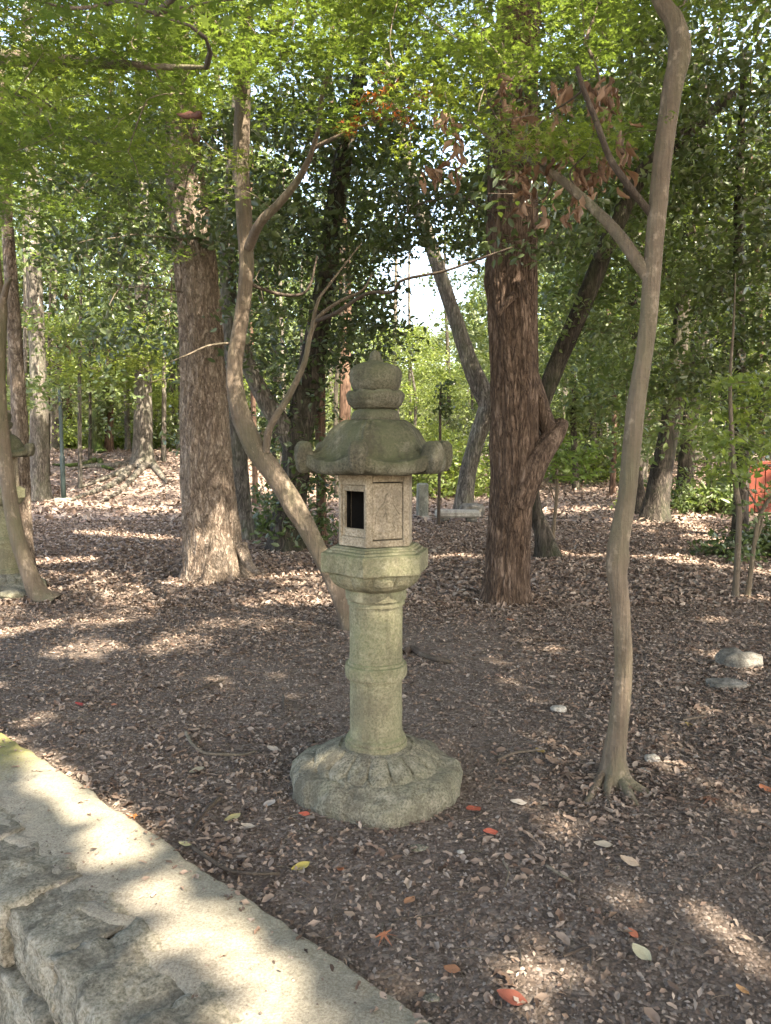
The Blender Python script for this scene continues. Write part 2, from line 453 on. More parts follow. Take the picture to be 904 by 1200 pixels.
MAT['lant_base'] = stone_mat('stone_base', (.10, .092, .068), (.175, .162, .122), (.29, .268, .21), (.10, .105, .062), .5, .8, 1.0, .9, False)
MAT['rock'] = stone_mat('rock_grey', (.07, .065, .056), (.15, .14, .122), (.26, .245, .215), (.11, .11, .08), .25)
MAT['rock_pale'] = stone_mat('rock_pale', (.22, .2, .17), (.36, .33, .29), (.5, .47, .42), (.15, .17, .1), .25)
MAT['rock_wall'] = stone_mat('rock_wall', (.09, .08, .062), (.22, .195, .152), (.37, .335, .27), (.16, .165, .11), .3, .8, .8, .9)
MAT['mat_post'] = stone_mat('stone_post', (.1, .1, .085), (.19, .19, .165), (.3, .3, .26), (.13, .16, .10), .3)
def concrete():
    m, nt, out = M_new('concrete_coping')
    t = geo_pos(nt)
    n1 = noise_n(nt, t, 2.2, 8, .65); n2 = noise_n(nt, t, 130, 5, .8); n3_ = noise_n(nt, t, 28, 8, .75)
    r = ramp(nt, [(.3, (.165, .148, .115)), (.5, (.26, .235, .183)), (.72, (.38, .345, .27))])
    f = math_n(nt, 'ADD', math_n(nt, 'MULTIPLY', n1.outputs['Fac'], .45), math_n(nt, 'MULTIPLY', n3_.outputs['Fac'], .55)); nt.links.new(f, r.inputs[0])
    sr = ramp(nt, [(.32, (.08, .08, .08)), (.5, (.5, .5, .5)), (.7, (.95, .95, .95))]); nt.links.new(n2.outputs['Fac'], sr.inputs[0])
    col = mixc(nt, .75, r.outputs[0], sr.outputs[0], 'SOFT_LIGHT')
    # moss: grows from the soil side and on the far end of the coping
    vm = nt.nodes.new('ShaderNodeVectorMath'); vm.operation = 'DOT_PRODUCT'; nt.links.new(t.outputs[0], vm.inputs[0]); vm.inputs[1].default_value = (WN[0], WN[1], 0)
    e = math_n(nt, 'SUBTRACT', vm.outputs['Value'], INNER-.34)
    e = math_n(nt, 'ADD', math_n(nt, 'MULTIPLY', e, 2.2), math_n(nt, 'MULTIPLY', math_n(nt, 'SUBTRACT', n1.outputs['Fac'], .5), 2.2))
    e = math_n(nt, 'MULTIPLY', e, 1.0, True)
    col = mixc(nt, math_n(nt, 'MULTIPLY', e, .38), col, (.15, .158, .10))
    vd = nt.nodes.new('ShaderNodeVectorMath'); vd.operation = 'DOT_PRODUCT'; nt.links.new(t.outputs[0], vd.inputs[0]); vd.inputs[1].default_value = (WD[0], WD[1], 0)
    u0 = float(np.dot(flat(40, 905)[:2], WD))
    g = math_n(nt, 'MULTIPLY', math_n(nt, 'SUBTRACT', u0+.12, vd.outputs['Value']), 3.0)
    g = math_n(nt, 'ADD', g, math_n(nt, 'MULTIPLY', math_n(nt, 'SUBTRACT', n3_.outputs['Fac'], .5), 2.0))
    g = math_n(nt, 'MULTIPLY', g, 1.0, True)
    col = mixc(nt, math_n(nt, 'MULTIPLY', g, .75), col, (.20, .19, .05))
    h = math_n(nt, 'ADD', math_n(nt, 'MULTIPLY', n2.outputs['Fac'], .6), n3_.outputs['Fac'])
    finish(nt, out, col, .95, h, .9, .012, .15); return m
MAT['concrete'] = concrete()
def ground_mat():
    m, nt, out = M_new('forest_soil')
    t = geo_pos(nt)
    n1 = noise_n(nt, t, .8, 6, .6); n2 = noise_n(nt, t, 55, 6, .75); n3_ = noise_n(nt, t, 9, 8, .7)
    v = nt.nodes.new('ShaderNodeTexVoronoi'); v.inputs['Scale'].default_value = 55; nt.links.new(t.outputs[0], v.inputs['Vector'])
    v2 = nt.nodes.new('ShaderNodeTexVoronoi'); v2.inputs['Scale'].default_value = 16; v2.inputs['Randomness'].default_value = 1; nt.links.new(t.outputs[0], v2.inputs['Vector'])
    r = ramp(nt, [(.3, (.058, .044, .034)), (.5, (.122, .095, .073)), (.7, (.205, .166, .13))])
    f = math_n(nt, 'ADD', math_n(nt, 'MULTIPLY', n3_.outputs['Fac'], .6), math_n(nt, 'MULTIPLY', n2.outputs['Fac'], .4)); nt.links.new(f, r.inputs[0])
    cr = ramp(nt, [(0, (.05, .037, .03)), (.45, (.11, .083, .068)), (.8, (.21, .17, .145)), (1, (.33, .29, .25))])
    sep = nt.nodes.new('ShaderNodeSeparateColor'); nt.links.new(v.outputs['Color'], sep.inputs[0]); nt.links.new(sep.outputs[0], cr.inputs[0])
    col = mixc(nt, .42, r.outputs[0], cr.outputs[0])
    # far off, the litter itself is the surface
    sep2 = nt.nodes.new('ShaderNodeSeparateColor'); nt.links.new(v2.outputs['Color'], sep2.inputs[0])
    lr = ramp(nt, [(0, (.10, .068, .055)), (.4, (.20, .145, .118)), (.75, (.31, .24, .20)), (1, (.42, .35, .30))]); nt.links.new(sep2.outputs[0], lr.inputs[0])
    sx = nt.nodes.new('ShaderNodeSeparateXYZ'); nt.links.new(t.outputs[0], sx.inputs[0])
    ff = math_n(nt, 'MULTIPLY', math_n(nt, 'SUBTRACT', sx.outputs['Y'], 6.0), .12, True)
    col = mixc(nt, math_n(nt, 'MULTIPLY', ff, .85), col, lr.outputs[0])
    gy = ramp(nt, [(.42, (0, 0, 0)), (.62, (1, 1, 1))]); nt.links.new(n1.outputs['Fac'], gy.inputs[0])
    col = mixc(nt, math_n(nt, 'MULTIPLY', gy.outputs[0], .25), col, (.15, .13, .105))
    h = math_n(nt, 'ADD', math_n(nt, 'MULTIPLY', n2.outputs['Fac'], .8), math_n(nt, 'ADD', n3_.outputs['Fac'], math_n(nt, 'MULTIPLY', v.outputs['Distance'], -.8)))
    finish(nt, out, col, .96, h, .9, .018, .12); return m
MAT['ground'] = ground_mat()
LIT = [(.045, .030, .022), (.115, .077, .055), (.17, .122, .09), (.215, .162, .122), (.28, .22, .17), (.155, .100, .072), (.32, .265, .212), (.13, .092, .067)]
MAT['litter'] = leaf_mat('dead_leaf_litter', LIT, 0, rough=.7, spec=.25)
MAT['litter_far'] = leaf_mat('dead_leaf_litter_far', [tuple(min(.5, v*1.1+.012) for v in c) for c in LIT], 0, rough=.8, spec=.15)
MAT['grit'] = leaf_mat('grit', [(.06, .047, .038), (.12, .095, .077), (.19, .155, .128), (.08, .06, .047), (.27, .235, .20)], 0, rough=.9, spec=.2)
MAT['leaf_maple'] = leaf_mat('leaf_maple', [(.085, .13, .032), (.12, .175, .042), (.175, .235, .06), (.10, .15, .038)], .48, (1.35, 1.4, .8))
MAT['leaf_maple_bright'] = leaf_mat('leaf_maple_bright', [(.15, .205, .05), (.21, .27, .065), (.18, .24, .055)], .5, (1.45, 1.4, .7))
MAT['leaf_dark'] = leaf_mat('leaf_evergreen', [(.040, .060, .024), (.060, .088, .034), (.09, .12, .048), (.052, .078, .034)], .28, (1.7, 1.8, .7), .35, .6)
MAT['leaf_high'] = leaf_mat('leaf_high', [(.06, .085, .03), (.08, .11, .04), (.11, .14, .05)], .36, (1.5, 1.5, .9), .4, .5)
MAT['leaf_mid'] = leaf_mat('leaf_mid', [(.06, .09, .034), (.09, .13, .048), (.135, .175, .066), (.075, .105, .04)], .32, (1.7, 1.8, .7), .4, .5)
MAT['leaf_lime'] = leaf_mat('leaf_lime', [(.10, .145, .045), (.15, .205, .06), (.215, .26, .085), (.12, .17, .05)], .45, (1.6, 1.6, .7))
MAT['leaf_far'] = leaf_mat('leaf_far', [(.07, .10, .04), (.11, .145, .06), (.18, .21, .09), (.085, .12, .05)], .35, (1.6, 1.7, .8))
MAT['leaf_brown'] = leaf_mat('leaf_dead_brown', [(.07, .038, .022), (.20, .12, .075), (.33, .225, .15), (.12, .065, .038), (.26, .165, .105), (.16, .09, .055)], .2, (1.5, 1.2, .8), .6, .3)
_m = MAT['leaf_brown']; _oi = _m.node_tree.nodes.new('ShaderNodeObjectInfo')
for _l in list(_m.node_tree.links):
    if _l.from_socket.name == 'Random Per Island': _m.node_tree.links.new(_oi.outputs['Random'], _l.to_socket)
MAT['leaf_orange'] = leaf_mat('leaf_turning', [(.32, .09, .04), (.42, .15, .05), (.35, .2, .06)], .4, (1.6, 1.1, .6))
MAT['leaf_broad'] = leaf_mat('leaf_sapling', [(.10, .16, .04), (.16, .24, .06), (.22, .29, .09)], .35, (1.6, 1.6, .7))
def plain(name, col, rough=.6, nscale=20, var=.25, bump=.2):
    m, nt, out = M_new(name)
    t = texco(nt); n = noise_n(nt, t, nscale, 6, .65)
    r = ramp(nt, [(.3, tuple(c*(1-var) for c in col)), (.7, tuple(min(1, c*(1+var)) for c in col))]); nt.links.new(n.outputs['Fac'], r.inputs[0])
    finish(nt, out, r.outputs[0], rough, n.outputs['Fac'], bump, .004, .35); return m
MAT['pole'] = plain('pole_paint', (.03, .048, .045), .5, 30, .2)
MAT['vermilion'] = plain('vermilion_board', (.13, .024, .010), .6, 12, .35)
MAT['vermilion_dark'] = plain('vermilion_rail', (.14, .026, .014), .6, 12, .3)
MAT['inner_shade'] = plain('shade_black', (.012, .011, .010), .95, 20, .3)  # near-black colour standing in for the shade inside the fire box
MAT['path'] = plain('lower_path_gravel', (.26, .24, .2), .95, 60, .45, .8)

# ------------------------------------------------------------------ sun gaps (leaves left out of the crowns so sun hits chosen spots)
GAPS = []   # (point, radius)
def gap(px, py, r, Y=None):
    GAPS.append((flat(px, py) if Y is None else P(px, py, Y), r))
def gapline(x0, y0, x1, y1, r, n=8):
    a = flat(x0, y0); b = flat(x1, y1)
    n = max(n, int(np.linalg.norm(b-a)/(r*.7)))
    for i in range(n+1):
        jit = rng.normal(0, r*.18, 3); jit[2] = 0
        GAPS.append((a+(b-a)*i/n+jit, r*random.uniform(.75, 1.15)))
gapline(-10, 868, 60, 905, .12); gapline(60, 900, 340, 1235, .15, 30)
gapline(700, 985, 960, 1120, .07); gapline(800, 1070, 960, 1160, .05); gap(615, 1160, .05); gap(640, 1185, .04); gapline(700, 1060, 740, 1100, .06)
gapline(775, 860, 920, 990, .10); gapline(655, 860, 700, 880, .03)
gapline(680, 900, 660, 960, .03); gapline(560, 760, 640, 820, .055); gapline(830, 760, 900, 800, .07); gapline(790, 720, 900, 735, .07); gapline(620, 1110, 700, 1180, .05); gap(300, 915, .065); gap(328, 918, .03); gap(350, 797, .10); gap(325, 792, .05); gapline(180, 772, 290, 763, .055)
gapline(100, 731, 150, 727, .09); gapline(170, 725, 195, 722, .05); gapline(0, 745, 60, 730, .13); gapline(70, 762, 100, 758, .07)
gapline(-10, 803, 30, 800, .07); gapline(35, 845, 65, 838, .045); gapline(215, 795, 245, 800, .05); gap(270, 792, .035)
gapline(545, 775, 590, 772, .06); gapline(580, 800, 625, 806, .05); gapline(600, 745, 640, 770, .05); gapline(645, 758, 690, 800, .04)
gapline(620, 650, 800, 655, .22); gapline(800, 660, 920, 676, .22); gapline(510, 652, 560, 652, .15); gapline(870, 700, 920, 707, .12)
gapline(30, 660, 100, 656, .28); gapline(60, 590, 210, 600, .45); gapline(100, 625, 200, 632, .3); gapline(120, 700, 160, 690, .08)
gapline(740, 612, 850, 600, .35); gapline(790, 598, 860, 640, .2); gapline(640, 600, 700, 595, .5); gapline(300, 680, 370, 672, .12)
gapline(500, 575, 560, 570, .6); gapline(800, 820, 900, 850, .06)
for a in ((266, 640, .10, 8.4), (275, 660, .11, 8.4), (255, 600, .08, 8.4), (262, 620, .06, 8.4), (270, 585, .07, 8.4), (250, 655, .05, 8.4), (225, 250, .25, 8.4), (222, 215, .2, 8.4),
          (447, 745, .10, 3.19), (452, 722, .08, 3.19), (436, 770, .03, 3.19), (528, 545, .08, 3.3), (455, 600, .06, 3.16), (470, 580, .04, 3.16), (445, 800, .03, 3.18),
          (345, 592, .06, 6.1), (352, 610, .07, 6.1), (330, 560, .05, 6.1), (362, 630, .05, 6.1), (590, 310, .14, 7.0), (610, 330, .08, 7.0),
          (770, 350, .06, 3.35), (760, 420, .05, 3.35), (777, 180, .06, 3.35), (730, 720, .03, 3.35), (45, 520, .2, 20.8), (45, 480, .2, 20.8),
          (445, 895, .05, 3.1), (395, 930, .05, 3.0), (500, 660, .04, 3.2), (30, 600, .1, 9.4), (28, 640, .1, 9.4)):
    gap(*a)
GR = [max(.02, g[1]-.045) for g in GAPS]
for k in range(46):          # extra breaks cut into the high crowns to put sun on the maple sprays
    x = random.uniform(-120, 720); y = random.uniform(-60, 200 if x < 300 else 150)
    GAPS.append((P(x, y, random.uniform(3.4, 5.8)), 0)); GR.append(random.uniform(.15, .32))
GP = np.array([g[0] for g in GAPS]); GR = np.array(GR)
def sunfilter(c, pad=.0):
    """drop leaf centres that would stand in one of the gaps"""
    keep = np.ones(len(c), bool)
    for g, r in zip(GP, GR):
        d = c-g; t = d@SUN
        perp = np.linalg.norm(d-t[:, None]*SUN, axis=1)
        keep &= ~((t > .9) & (perp < r+pad))
    return keep

# ------------------------------------------------------------------ leaf clouds
T_LOZ = (np.array([[0, 0, 0], [-.26, .45, .09], [0, 1, -.03], [.26, .45, .09]]), np.array([[0, 1, 2], [0, 2, 3]]))
T_OVAL = (np.array([[0, 0, 0], [-.20, .25, .05], [-.22, .62, .07], [0, 1, -.06], [.22, .62, .07], [.20, .25, .05]]),
          np.array([[0, 2, 1], [0, 3, 2], [0, 4, 3], [0, 5, 4]]))
T_CRUMP = (np.array([[0, -.5, .02], [-.17, -.22, .10], [-.24, .08, .02], [-.12, .34, .12], [.03, .52, .0], [.17, .30, .03], [.21, 0, .13], [.15, -.28, .03], [0, -.05, -.02]]),
           np.array([[0, 8, 1], [1, 8, 2], [2, 8, 3], [3, 8, 4], [4, 8, 5], [5, 8, 6], [6, 8, 7], [7, 8, 0]]))
def star(n=5):
    V = [[0, .28, 0]]
    an = [-140, -100, -50, 0, 50, 100, 140]; ln = [.26, .50, .70, .80, .70, .50, .26]
    for i in range(7):
        a = math.radians(an[i]); V.append([math.sin(a)*ln[i], .28+math.cos(a)*ln[i], -.08*ln[i]])
        a2 = math.radians(an[i]+(25 if i < 6 else 40)); nl = .15 if i < 6 else .08
        V.append([math.sin(a2)*nl, .28+math.cos(a2)*nl, .02])
    n = len(V)-1
    return np.array(V), np.array([[0, i+1, (i+1) % n+1] for i in range(n)])
T_STAR = star()
def leafcloud(c, size, tmpl, tilt=1.0, jitter=.35, up=None, filt=True, sizes=None):
    c = np.asarray(c, float)
    if filt: c = c[sunfilter(c, size*.35)]
    N = len(c)
    n = rng.normal(0, 1, (N, 3))*tilt + np.array([0, 0, 1.0])
    n /= np.linalg.norm(n, axis=1)[:, None]
    a = rng.normal(0, 1, (N, 3)); a -= n*(a*n).sum(1)[:, None]; a /= np.linalg.norm(a, axis=1)[:, None]
    b = np.cross(n, a)
    s = size*rng.uniform(1-jitter, 1+jitter, N)
    TV, TF = tmpl
    wd = rng.uniform(.6, 1.35, N) if tmpl is T_CRUMP else np.ones(N); zz_ = rng.uniform(.2, 2.2, N) if tmpl is T_CRUMP else np.ones(N)
    V = (c[:, None, :] + s[:, None, None]*(TV[None, :, 0, None]*a[:, None, :]*wd[:, None, None] + TV[None, :, 1, None]*b[:, None, :] + TV[None, :, 2, None]*n[:, None, :]*zz_[:, None, None]))
    k = len(TV)
    F = (TF[None] + (np.arange(N)*k)[:, None, None]).reshape(-1, 3)
    return V.reshape(-1, 3), F
def sub_clumps(centers, R, n_each, rz=.45):
    """leaf positions around every clump centre; R radius per clump"""
    centers = np.asarray(centers, float); R = np.broadcast_to(np.asarray(R, float), (len(centers),))
    d = rng.normal(0, 1, (len(centers), n_each, 3)); d /= np.linalg.norm(d, axis=2)[:, :, None]
    rad = rng.uniform(0, 1, (len(centers), n_each, 1))**.55
    d = d*rad*R[:, None, None]; d[:, :, 2] *= rz
    return (centers[:, None, :]+d).reshape(-1, 3)
def twigs(starts, ends, r0=.012, r1=.003, sag=.1):
    s = np.asarray(starts, float); e = np.asarray(ends, float); N = len(s); rows = 5; ns = 4
    L = np.linalg.norm(e-s, axis=1)
    ctrl = (s+e)/2 + rng.normal(0, 1, (N, 3))*(L*.12)[:, None] + np.array([0, 0, 1.0])*(L*sag)[:, None]
    t = np.linspace(0, 1, rows)[None, :, None]
    c = (1-t)**2*s[:, None] + 2*t*(1-t)*ctrl[:, None] + t*t*e[:, None]
    T = np.gradient(c, axis=1); T /= np.linalg.norm(T, axis=2)[:, :, None]+1e-9
    n = np.cross(T, np.array([.3, .2, .93])); n /= np.linalg.norm(n, axis=2)[:, :, None]+1e-9
    b = np.cross(T, n)
    r0 = np.broadcast_to(np.asarray(r0, float), (N,))
    R = r0[:, None]+(r1-r0)[:, None]*np.linspace(0, 1, rows)[None]
    th = np.arange(ns)*2*math.pi/ns
    V = c[:, :, None] + R[:, :, None, None]*(np.cos(th)[None, None, :, None]*n[:, :, None]+np.sin(th)[None, None, :, None]*b[:, :, None])
    base = (np.arange(N)*rows*ns)[:, None, None]
    i = np.arange(rows-1)[None, :, None]; j = np.arange(ns)[None, None, :]; j2 = (j+1) % ns
    F = np.stack([base+i*ns+j, base+i*ns+j2, base+(i+1)*ns+j2, base+(i+1)*ns+j], -1).reshape(-1, 4)
    return V.reshape(-1, 3), F
def branching(skel, centers, unit=.0035, pw=.5, rmax=.06):
    """join clump centres to the skeleton the way a tree does: each grows from the nearest point already reached"""
    skel = np.asarray(skel, float); c = np.asarray(centers, float)
    d = np.linalg.norm(c[:, None]-skel[None], axis=2); order = np.argsort(d.min(1))
    pts = list(skel); par = [-1]*len(skel); start = []; idx = []; node = {}
    P_ = np.vstack([skel, np.zeros_like(c)]); n = len(skel)
    parent = np.full(len(skel)+len(c), -1); cost = np.zeros(len(skel)+len(c))
    for k in order:
        dd = np.linalg.norm(P_[:n]-c[k], axis=1); dd = dd + .35*cost[:n]
        j = int(dd.argmin()); P_[n] = c[k]; parent[n] = j; cost[n] = cost[j]+np.linalg.norm(P_[j]-c[k]); n += 1
    cnt = np.ones(n)
    for q in range(n-1, len(skel)-1, -1):
        if parent[q] >= len(skel): cnt[parent[q]] += cnt[q]
    ids = np.arange(len(skel), n)
    r0 = np.minimum(unit*cnt[ids]**pw, rmax)
    return P_[parent[ids]], P_[ids], r0
def nearest(src, pts):
    src = np.asarray(src, float)
    d = np.linalg.norm(pts[:, None]-src[None], axis=2)
    return src[d.argmin(1)]

# ------------------------------------------------------------------ ground
def axis_pts(n, ext, a, c0=0.0):
    u = np.linspace(-1, 1, n); return c0 + ext*np.sinh(a*u)/math.sinh(a)
gx = axis_pts(400, 160, 5.4); gy = axis_pts(440, 170, 5.4, 2.8)
XX, YY = np.meshgrid(gx, gy)
ZZ = H(XX, YY)
V = np.stack([XX, YY, ZZ], -1).reshape(-1, 3)
i = np.arange(len(gy)-1)[:, None]; j = np.arange(len(gx)-1)[None]; nx = len(gx)
F = np.stack([i*nx+j, i*nx+j+1, (i+1)*nx+j+1, (i+1)*nx+j], -1).reshape(-1, 4)
ground = structure(link('ground', mesh_np('ground', V, F), MAT['ground']))
# lower path on the near side of the wall
pu = np.linspace(-14, 14, 60); pv = np.linspace(OUTER-6, OUTER-.02, 30)
UU, VV = np.meshgrid(pu, pv)
X_ = UU*WD[0]+VV*WN[0]; Y_ = UU*WD[1]+VV*WN[1]
V = np.stack([X_, Y_, -.80+.008*vnoise(X_, Y_, 3, 4)], -1).reshape(-1, 3)
i = np.arange(29)[:, None]; j = np.arange(59)[None]
F = np.stack([i*60+j, i*60+j+1, (i+1)*60+j+1, (i+1)*60+j], -1).reshape(-1, 4)
structure(link('path', mesh_np('path', V, F), MAT['path']))

# ------------------------------------------------------------------ retaining wall
wall = thing('retaining_wall', 'low retaining wall with a broad concrete coping over rough stones beside the soil', 'wall', (*(B0*.5+B1*.5), 0))
wl = np.array([*(B0*.5+B1*.5), 0])
u0 = float(np.dot(B0, WD))-5.0; u1 = float(np.dot(B1, WD))+2.5
nu, nv = 420, 44
us = np.linspace(u0, u1, nu); vs = np.linspace(0, 1, nv)
V = []
for a in us:
    ed = OUTER + .135 + .045*n3((a*2.3, 0, 0), 1, 3)*2 + .04*n3((a*6, 1, 0), 1, 8) + .02*n3((a*17, 1, 0), 1, 8)
    inn = INNER + .02*n3((a*3, 5, 0), 1, 2) + .012*n3((a*11, 5, 0), 1, 2)
    for k, t in enumerate(vs):
        if t < .16:                              # rolled outer lip that runs down over the stones
            q = t/.16; v_ = ed + .05*q - .02; z = .045 - .075*(1-q)**1.5
        elif t > .93:
            q = (t-.93)/.07; v_ = inn - .02 + .022*q; z = .045 - .09*q**2
        else:
            q = (t-.16)/.77; v_ = ed+.03 + (inn-.02-ed-.03)*q; z = .045 + .006*math.sin(q*3)
        x = a*WD[0]+v_*WN[0]; y = a*WD[1]+v_*WN[1]
        z += .012*n3((x, y, 0), 2.5, 4) + .006*n3((x, y, z), 14, 9) + (.02*n3((x, y, z), 7, 1) if t < .25 else 0)
        V.append((x, y, z))
V = np.array(V)
i = np.arange(nu-1)[:, None]; j = np.arange(nv-1)[None]
F = np.stack([i*nv+j, (i+1)*nv+j, (i+1)*nv+j+1, i*nv+j+1], -1).reshape(-1, 4)
link('coping', mesh_np('coping', V-wl, F), MAT['concrete'], wall)
def rock_mesh(name, sx, sy, sz, seed, sub=4, amp=.22, boxy=.5, fine=.05):
    import bmesh
    bm = bmesh.new(); bmesh.ops.create_icosphere(bm, subdivisions=sub, radius=1.0)
    for v in bm.verts:
        p = v.co; m = max(abs(p.x), abs(p.y), abs(p.z))
        q = p*(1-boxy) + (p/m)*boxy*.85
        q = q*(1+amp*noise.noise(q*1.3+Vector((seed*3.1, seed, 0)))+amp*.5*noise.noise(q*3+Vector((seed, 0, seed)))+fine*noise.noise(q*9+Vector((0, seed, 0))))
        v.co = Vector((q.x*sx, q.y*sy, q.z*sz))
    me = bpy.data.meshes.new(name); bm.to_mesh(me); bm.free()
    me.polygons.foreach_set('use_smooth', [True]*len(me.polygons)); return me
rw = math.atan2(WD[1], WD[0])
ua = float(np.dot(A0, WD))
a = ua-4.0; k = 0
while a < u1:
    w = random.uniform(.34, .52)
    z = .046
    for row in range(4):
        hh = random.uniform(.19, .24)
        v_ = OUTER + .10 + random.uniform(-.012, .012) - .015*row; off = (.5*w if row % 2 else 0)
        x = (a+w/2+off)*WD[0]+v_*WN[0]; y = (a+w/2+off)*WD[1]+v_*WN[1]
        o = link('stone', rock_mesh('stone', w*.60, .155, hh*.60, k+row*40, 5 if (ua-1 < a < ua+1.8) else 3, .13, .92, .07), MAT['rock_wall'], wall)
        o.location = (x-wl[0], y-wl[1], z-hh/2-.004); o.rotation_euler = (random.uniform(-.05, .05), random.uniform(-.05, .05), rw+random.uniform(-.06, .06))
        z -= hh*.97
    a += w*.97; k += 1

# ------------------------------------------------------------------ stone lantern
LANT = thing('stone_lantern', 'tall mossy stone lantern with carved six-sided roof standing alone in front', 'stone lantern', (PX_L, PY_L, 0))
HEXA = [math.radians(x) for x in (-13, 60, 105, 167, 240, 285)]        # corners of the fire box
def hexr(th, R, ph=-12.0, n=6, rnd=.0):
    a = (th-math.radians(ph)) % (2*math.pi/n) - math.pi/n
    return R*math.cos(math.pi/n)/np.cos(a)*(1-rnd) + R*rnd*.93
def lp(name, V, F, mat, parent=None, smooth=True, sharp=None):
    me = mesh_np(name, V, F, smooth)
    me.set_sharp_from_angle(angle=math.radians(sharp or 38))
    return link(name, me, mat, parent or LANT)
# base stone
prof = dense([(.10, .19), (.145, .186), (.165, .176), (.21, .154), (.262, .126), (.285, .111), (.315, .101), (.350, .086), (.372, .064), (.383, .03), (.380, -.05)], .006)
def base_fr(th, i, r, z):
    m = (r-.14)/.25; m = np.clip(m, 0, 1)
    irr = 1+m*(.022*np.sin(3*th+1.0)+.025*np.sin(2*th+.4)+.015*np.sin(7*th+2)+.02*np.sin(5*th)+.012*np.sin(11*th+1))
    irr = irr*(1+m*.0)
    # lotus petals in low relief
    n = 16; a = ((th+.12) % (2*math.pi/n))/(2*math.pi/n)-.5
    lim = .225+.055*np.sqrt(np.maximum(0, 1-(np.abs(a)*2)**2.2))
    inside = np.clip((lim-r)/.010, 0, 1)*np.clip((r-.155)/.01, 0, 1)
    z2 = z + inside*.011*(1-.5*(np.abs(a)*2)**2) - .006*np.exp(-((r-lim)/.007)**2) - .007*np.exp(-((.5-np.abs(a))/.05)**2)*np.clip((.262-r)/.02, 0, 1)*np.clip((r-.16)/.02, 0, 1)
    return r*irr, z2
V, F = lathe(prof, 300, base_fr)
V = roughen(V, .004, 12, 3, .004, 35)
V2 = V.copy()
for q in range(len(V2)):                                     # chips and lumps on the outer block
    r = math.hypot(V2[q, 0], V2[q, 1])
    if r > .28: V2[q] += np.array([n3(V2[q], 5, 50), n3(V2[q], 5, 60), n3(V2[q], 6, 70)])*.017*min(1, (r-.28)/.05) + np.array([n3(V2[q], 17, 50), n3(V2[q], 17, 60), n3(V2[q], 17, 70)])*.009
lp('base', V2, F, MAT['lant_base'])
# shaft
prof = [(.134, .150), (.137, .158), (.137, .200), (.135, .206), (.131, .208), (.131, .222), (.128, .227), (.121, .232), (.117, .245), (.1155, .27), (.1145, .36), (.1145, .455), (.1150, .478), (.1205, .481), (.1205, .490), (.131, .493), (.1355, .503),
        (.136, .535), (.133, .549), (.123, .553), (.122, .562), (.1165, .566), (.1155, .6), (.1145, .70), (.1165, .80), (.118, .812)]
V, F = lathe(dense(prof, .004), 110)
V = roughen(V, .002, 14, 7, .0018, 60)
sh = lp('shaft', V, F, MAT['lant_green'])
prof = [(.117, .810), (.1245, .812), (.1245, .824), (.122, .828), (.122, .834), (.131, .838), (.133, .872), (.130, .880), (.136, .886)]
V, F = lathe(dense(prof, .006), 96); V = roughen(V, .003, 14, 9, .002, 60)
lp('shaft_collar', V, F, MAT['lant_green'])
# petalled bowl under the platform
prof = dense([(.13, .884), (.150, .886), (.175, .898), (.196, .918), (.208, .940), (.212, .958), (.205, .966)], .005)
def bowl_fr(th, i, r, z):
    hx = hexr(th, 1.0, -12, 6, .55)
    p = np.abs(np.cos(6*(th-.2)))**.45
    t = np.clip((z-.886)/.08, 0, 1)
    return r*hx*1.02*(1+.05*(p-.75)*np.sin(t*math.pi)*2), z
V, F = lathe(prof, 192, bowl_fr); V = roughen(V, .003, 12, 5, .002, 60)
lp('petal_bowl', V, F, MAT['lant_green'])
# platform
prof = dense([(.19, .962), (.238, .962), (.243, .967), (.244, 1.040), (.240, 1.046), (.222, 1.049), (.220, 1.057), (.205, 1.059), (.203, 1.067), (.190, 1.069), (.187, 1.073), (.10, 1.073), (.002, 1.073)], .007)
def plat_fr(th, i, r, z): return hexr(th, 1.0, -12, 6, .02)*r*1.0, z
V, F = lathe(prof, 180, plat_fr); V = roughen(V, .003, 9, 15, .0015, 60)
lp('platform', V, F, MAT['lant_green'])
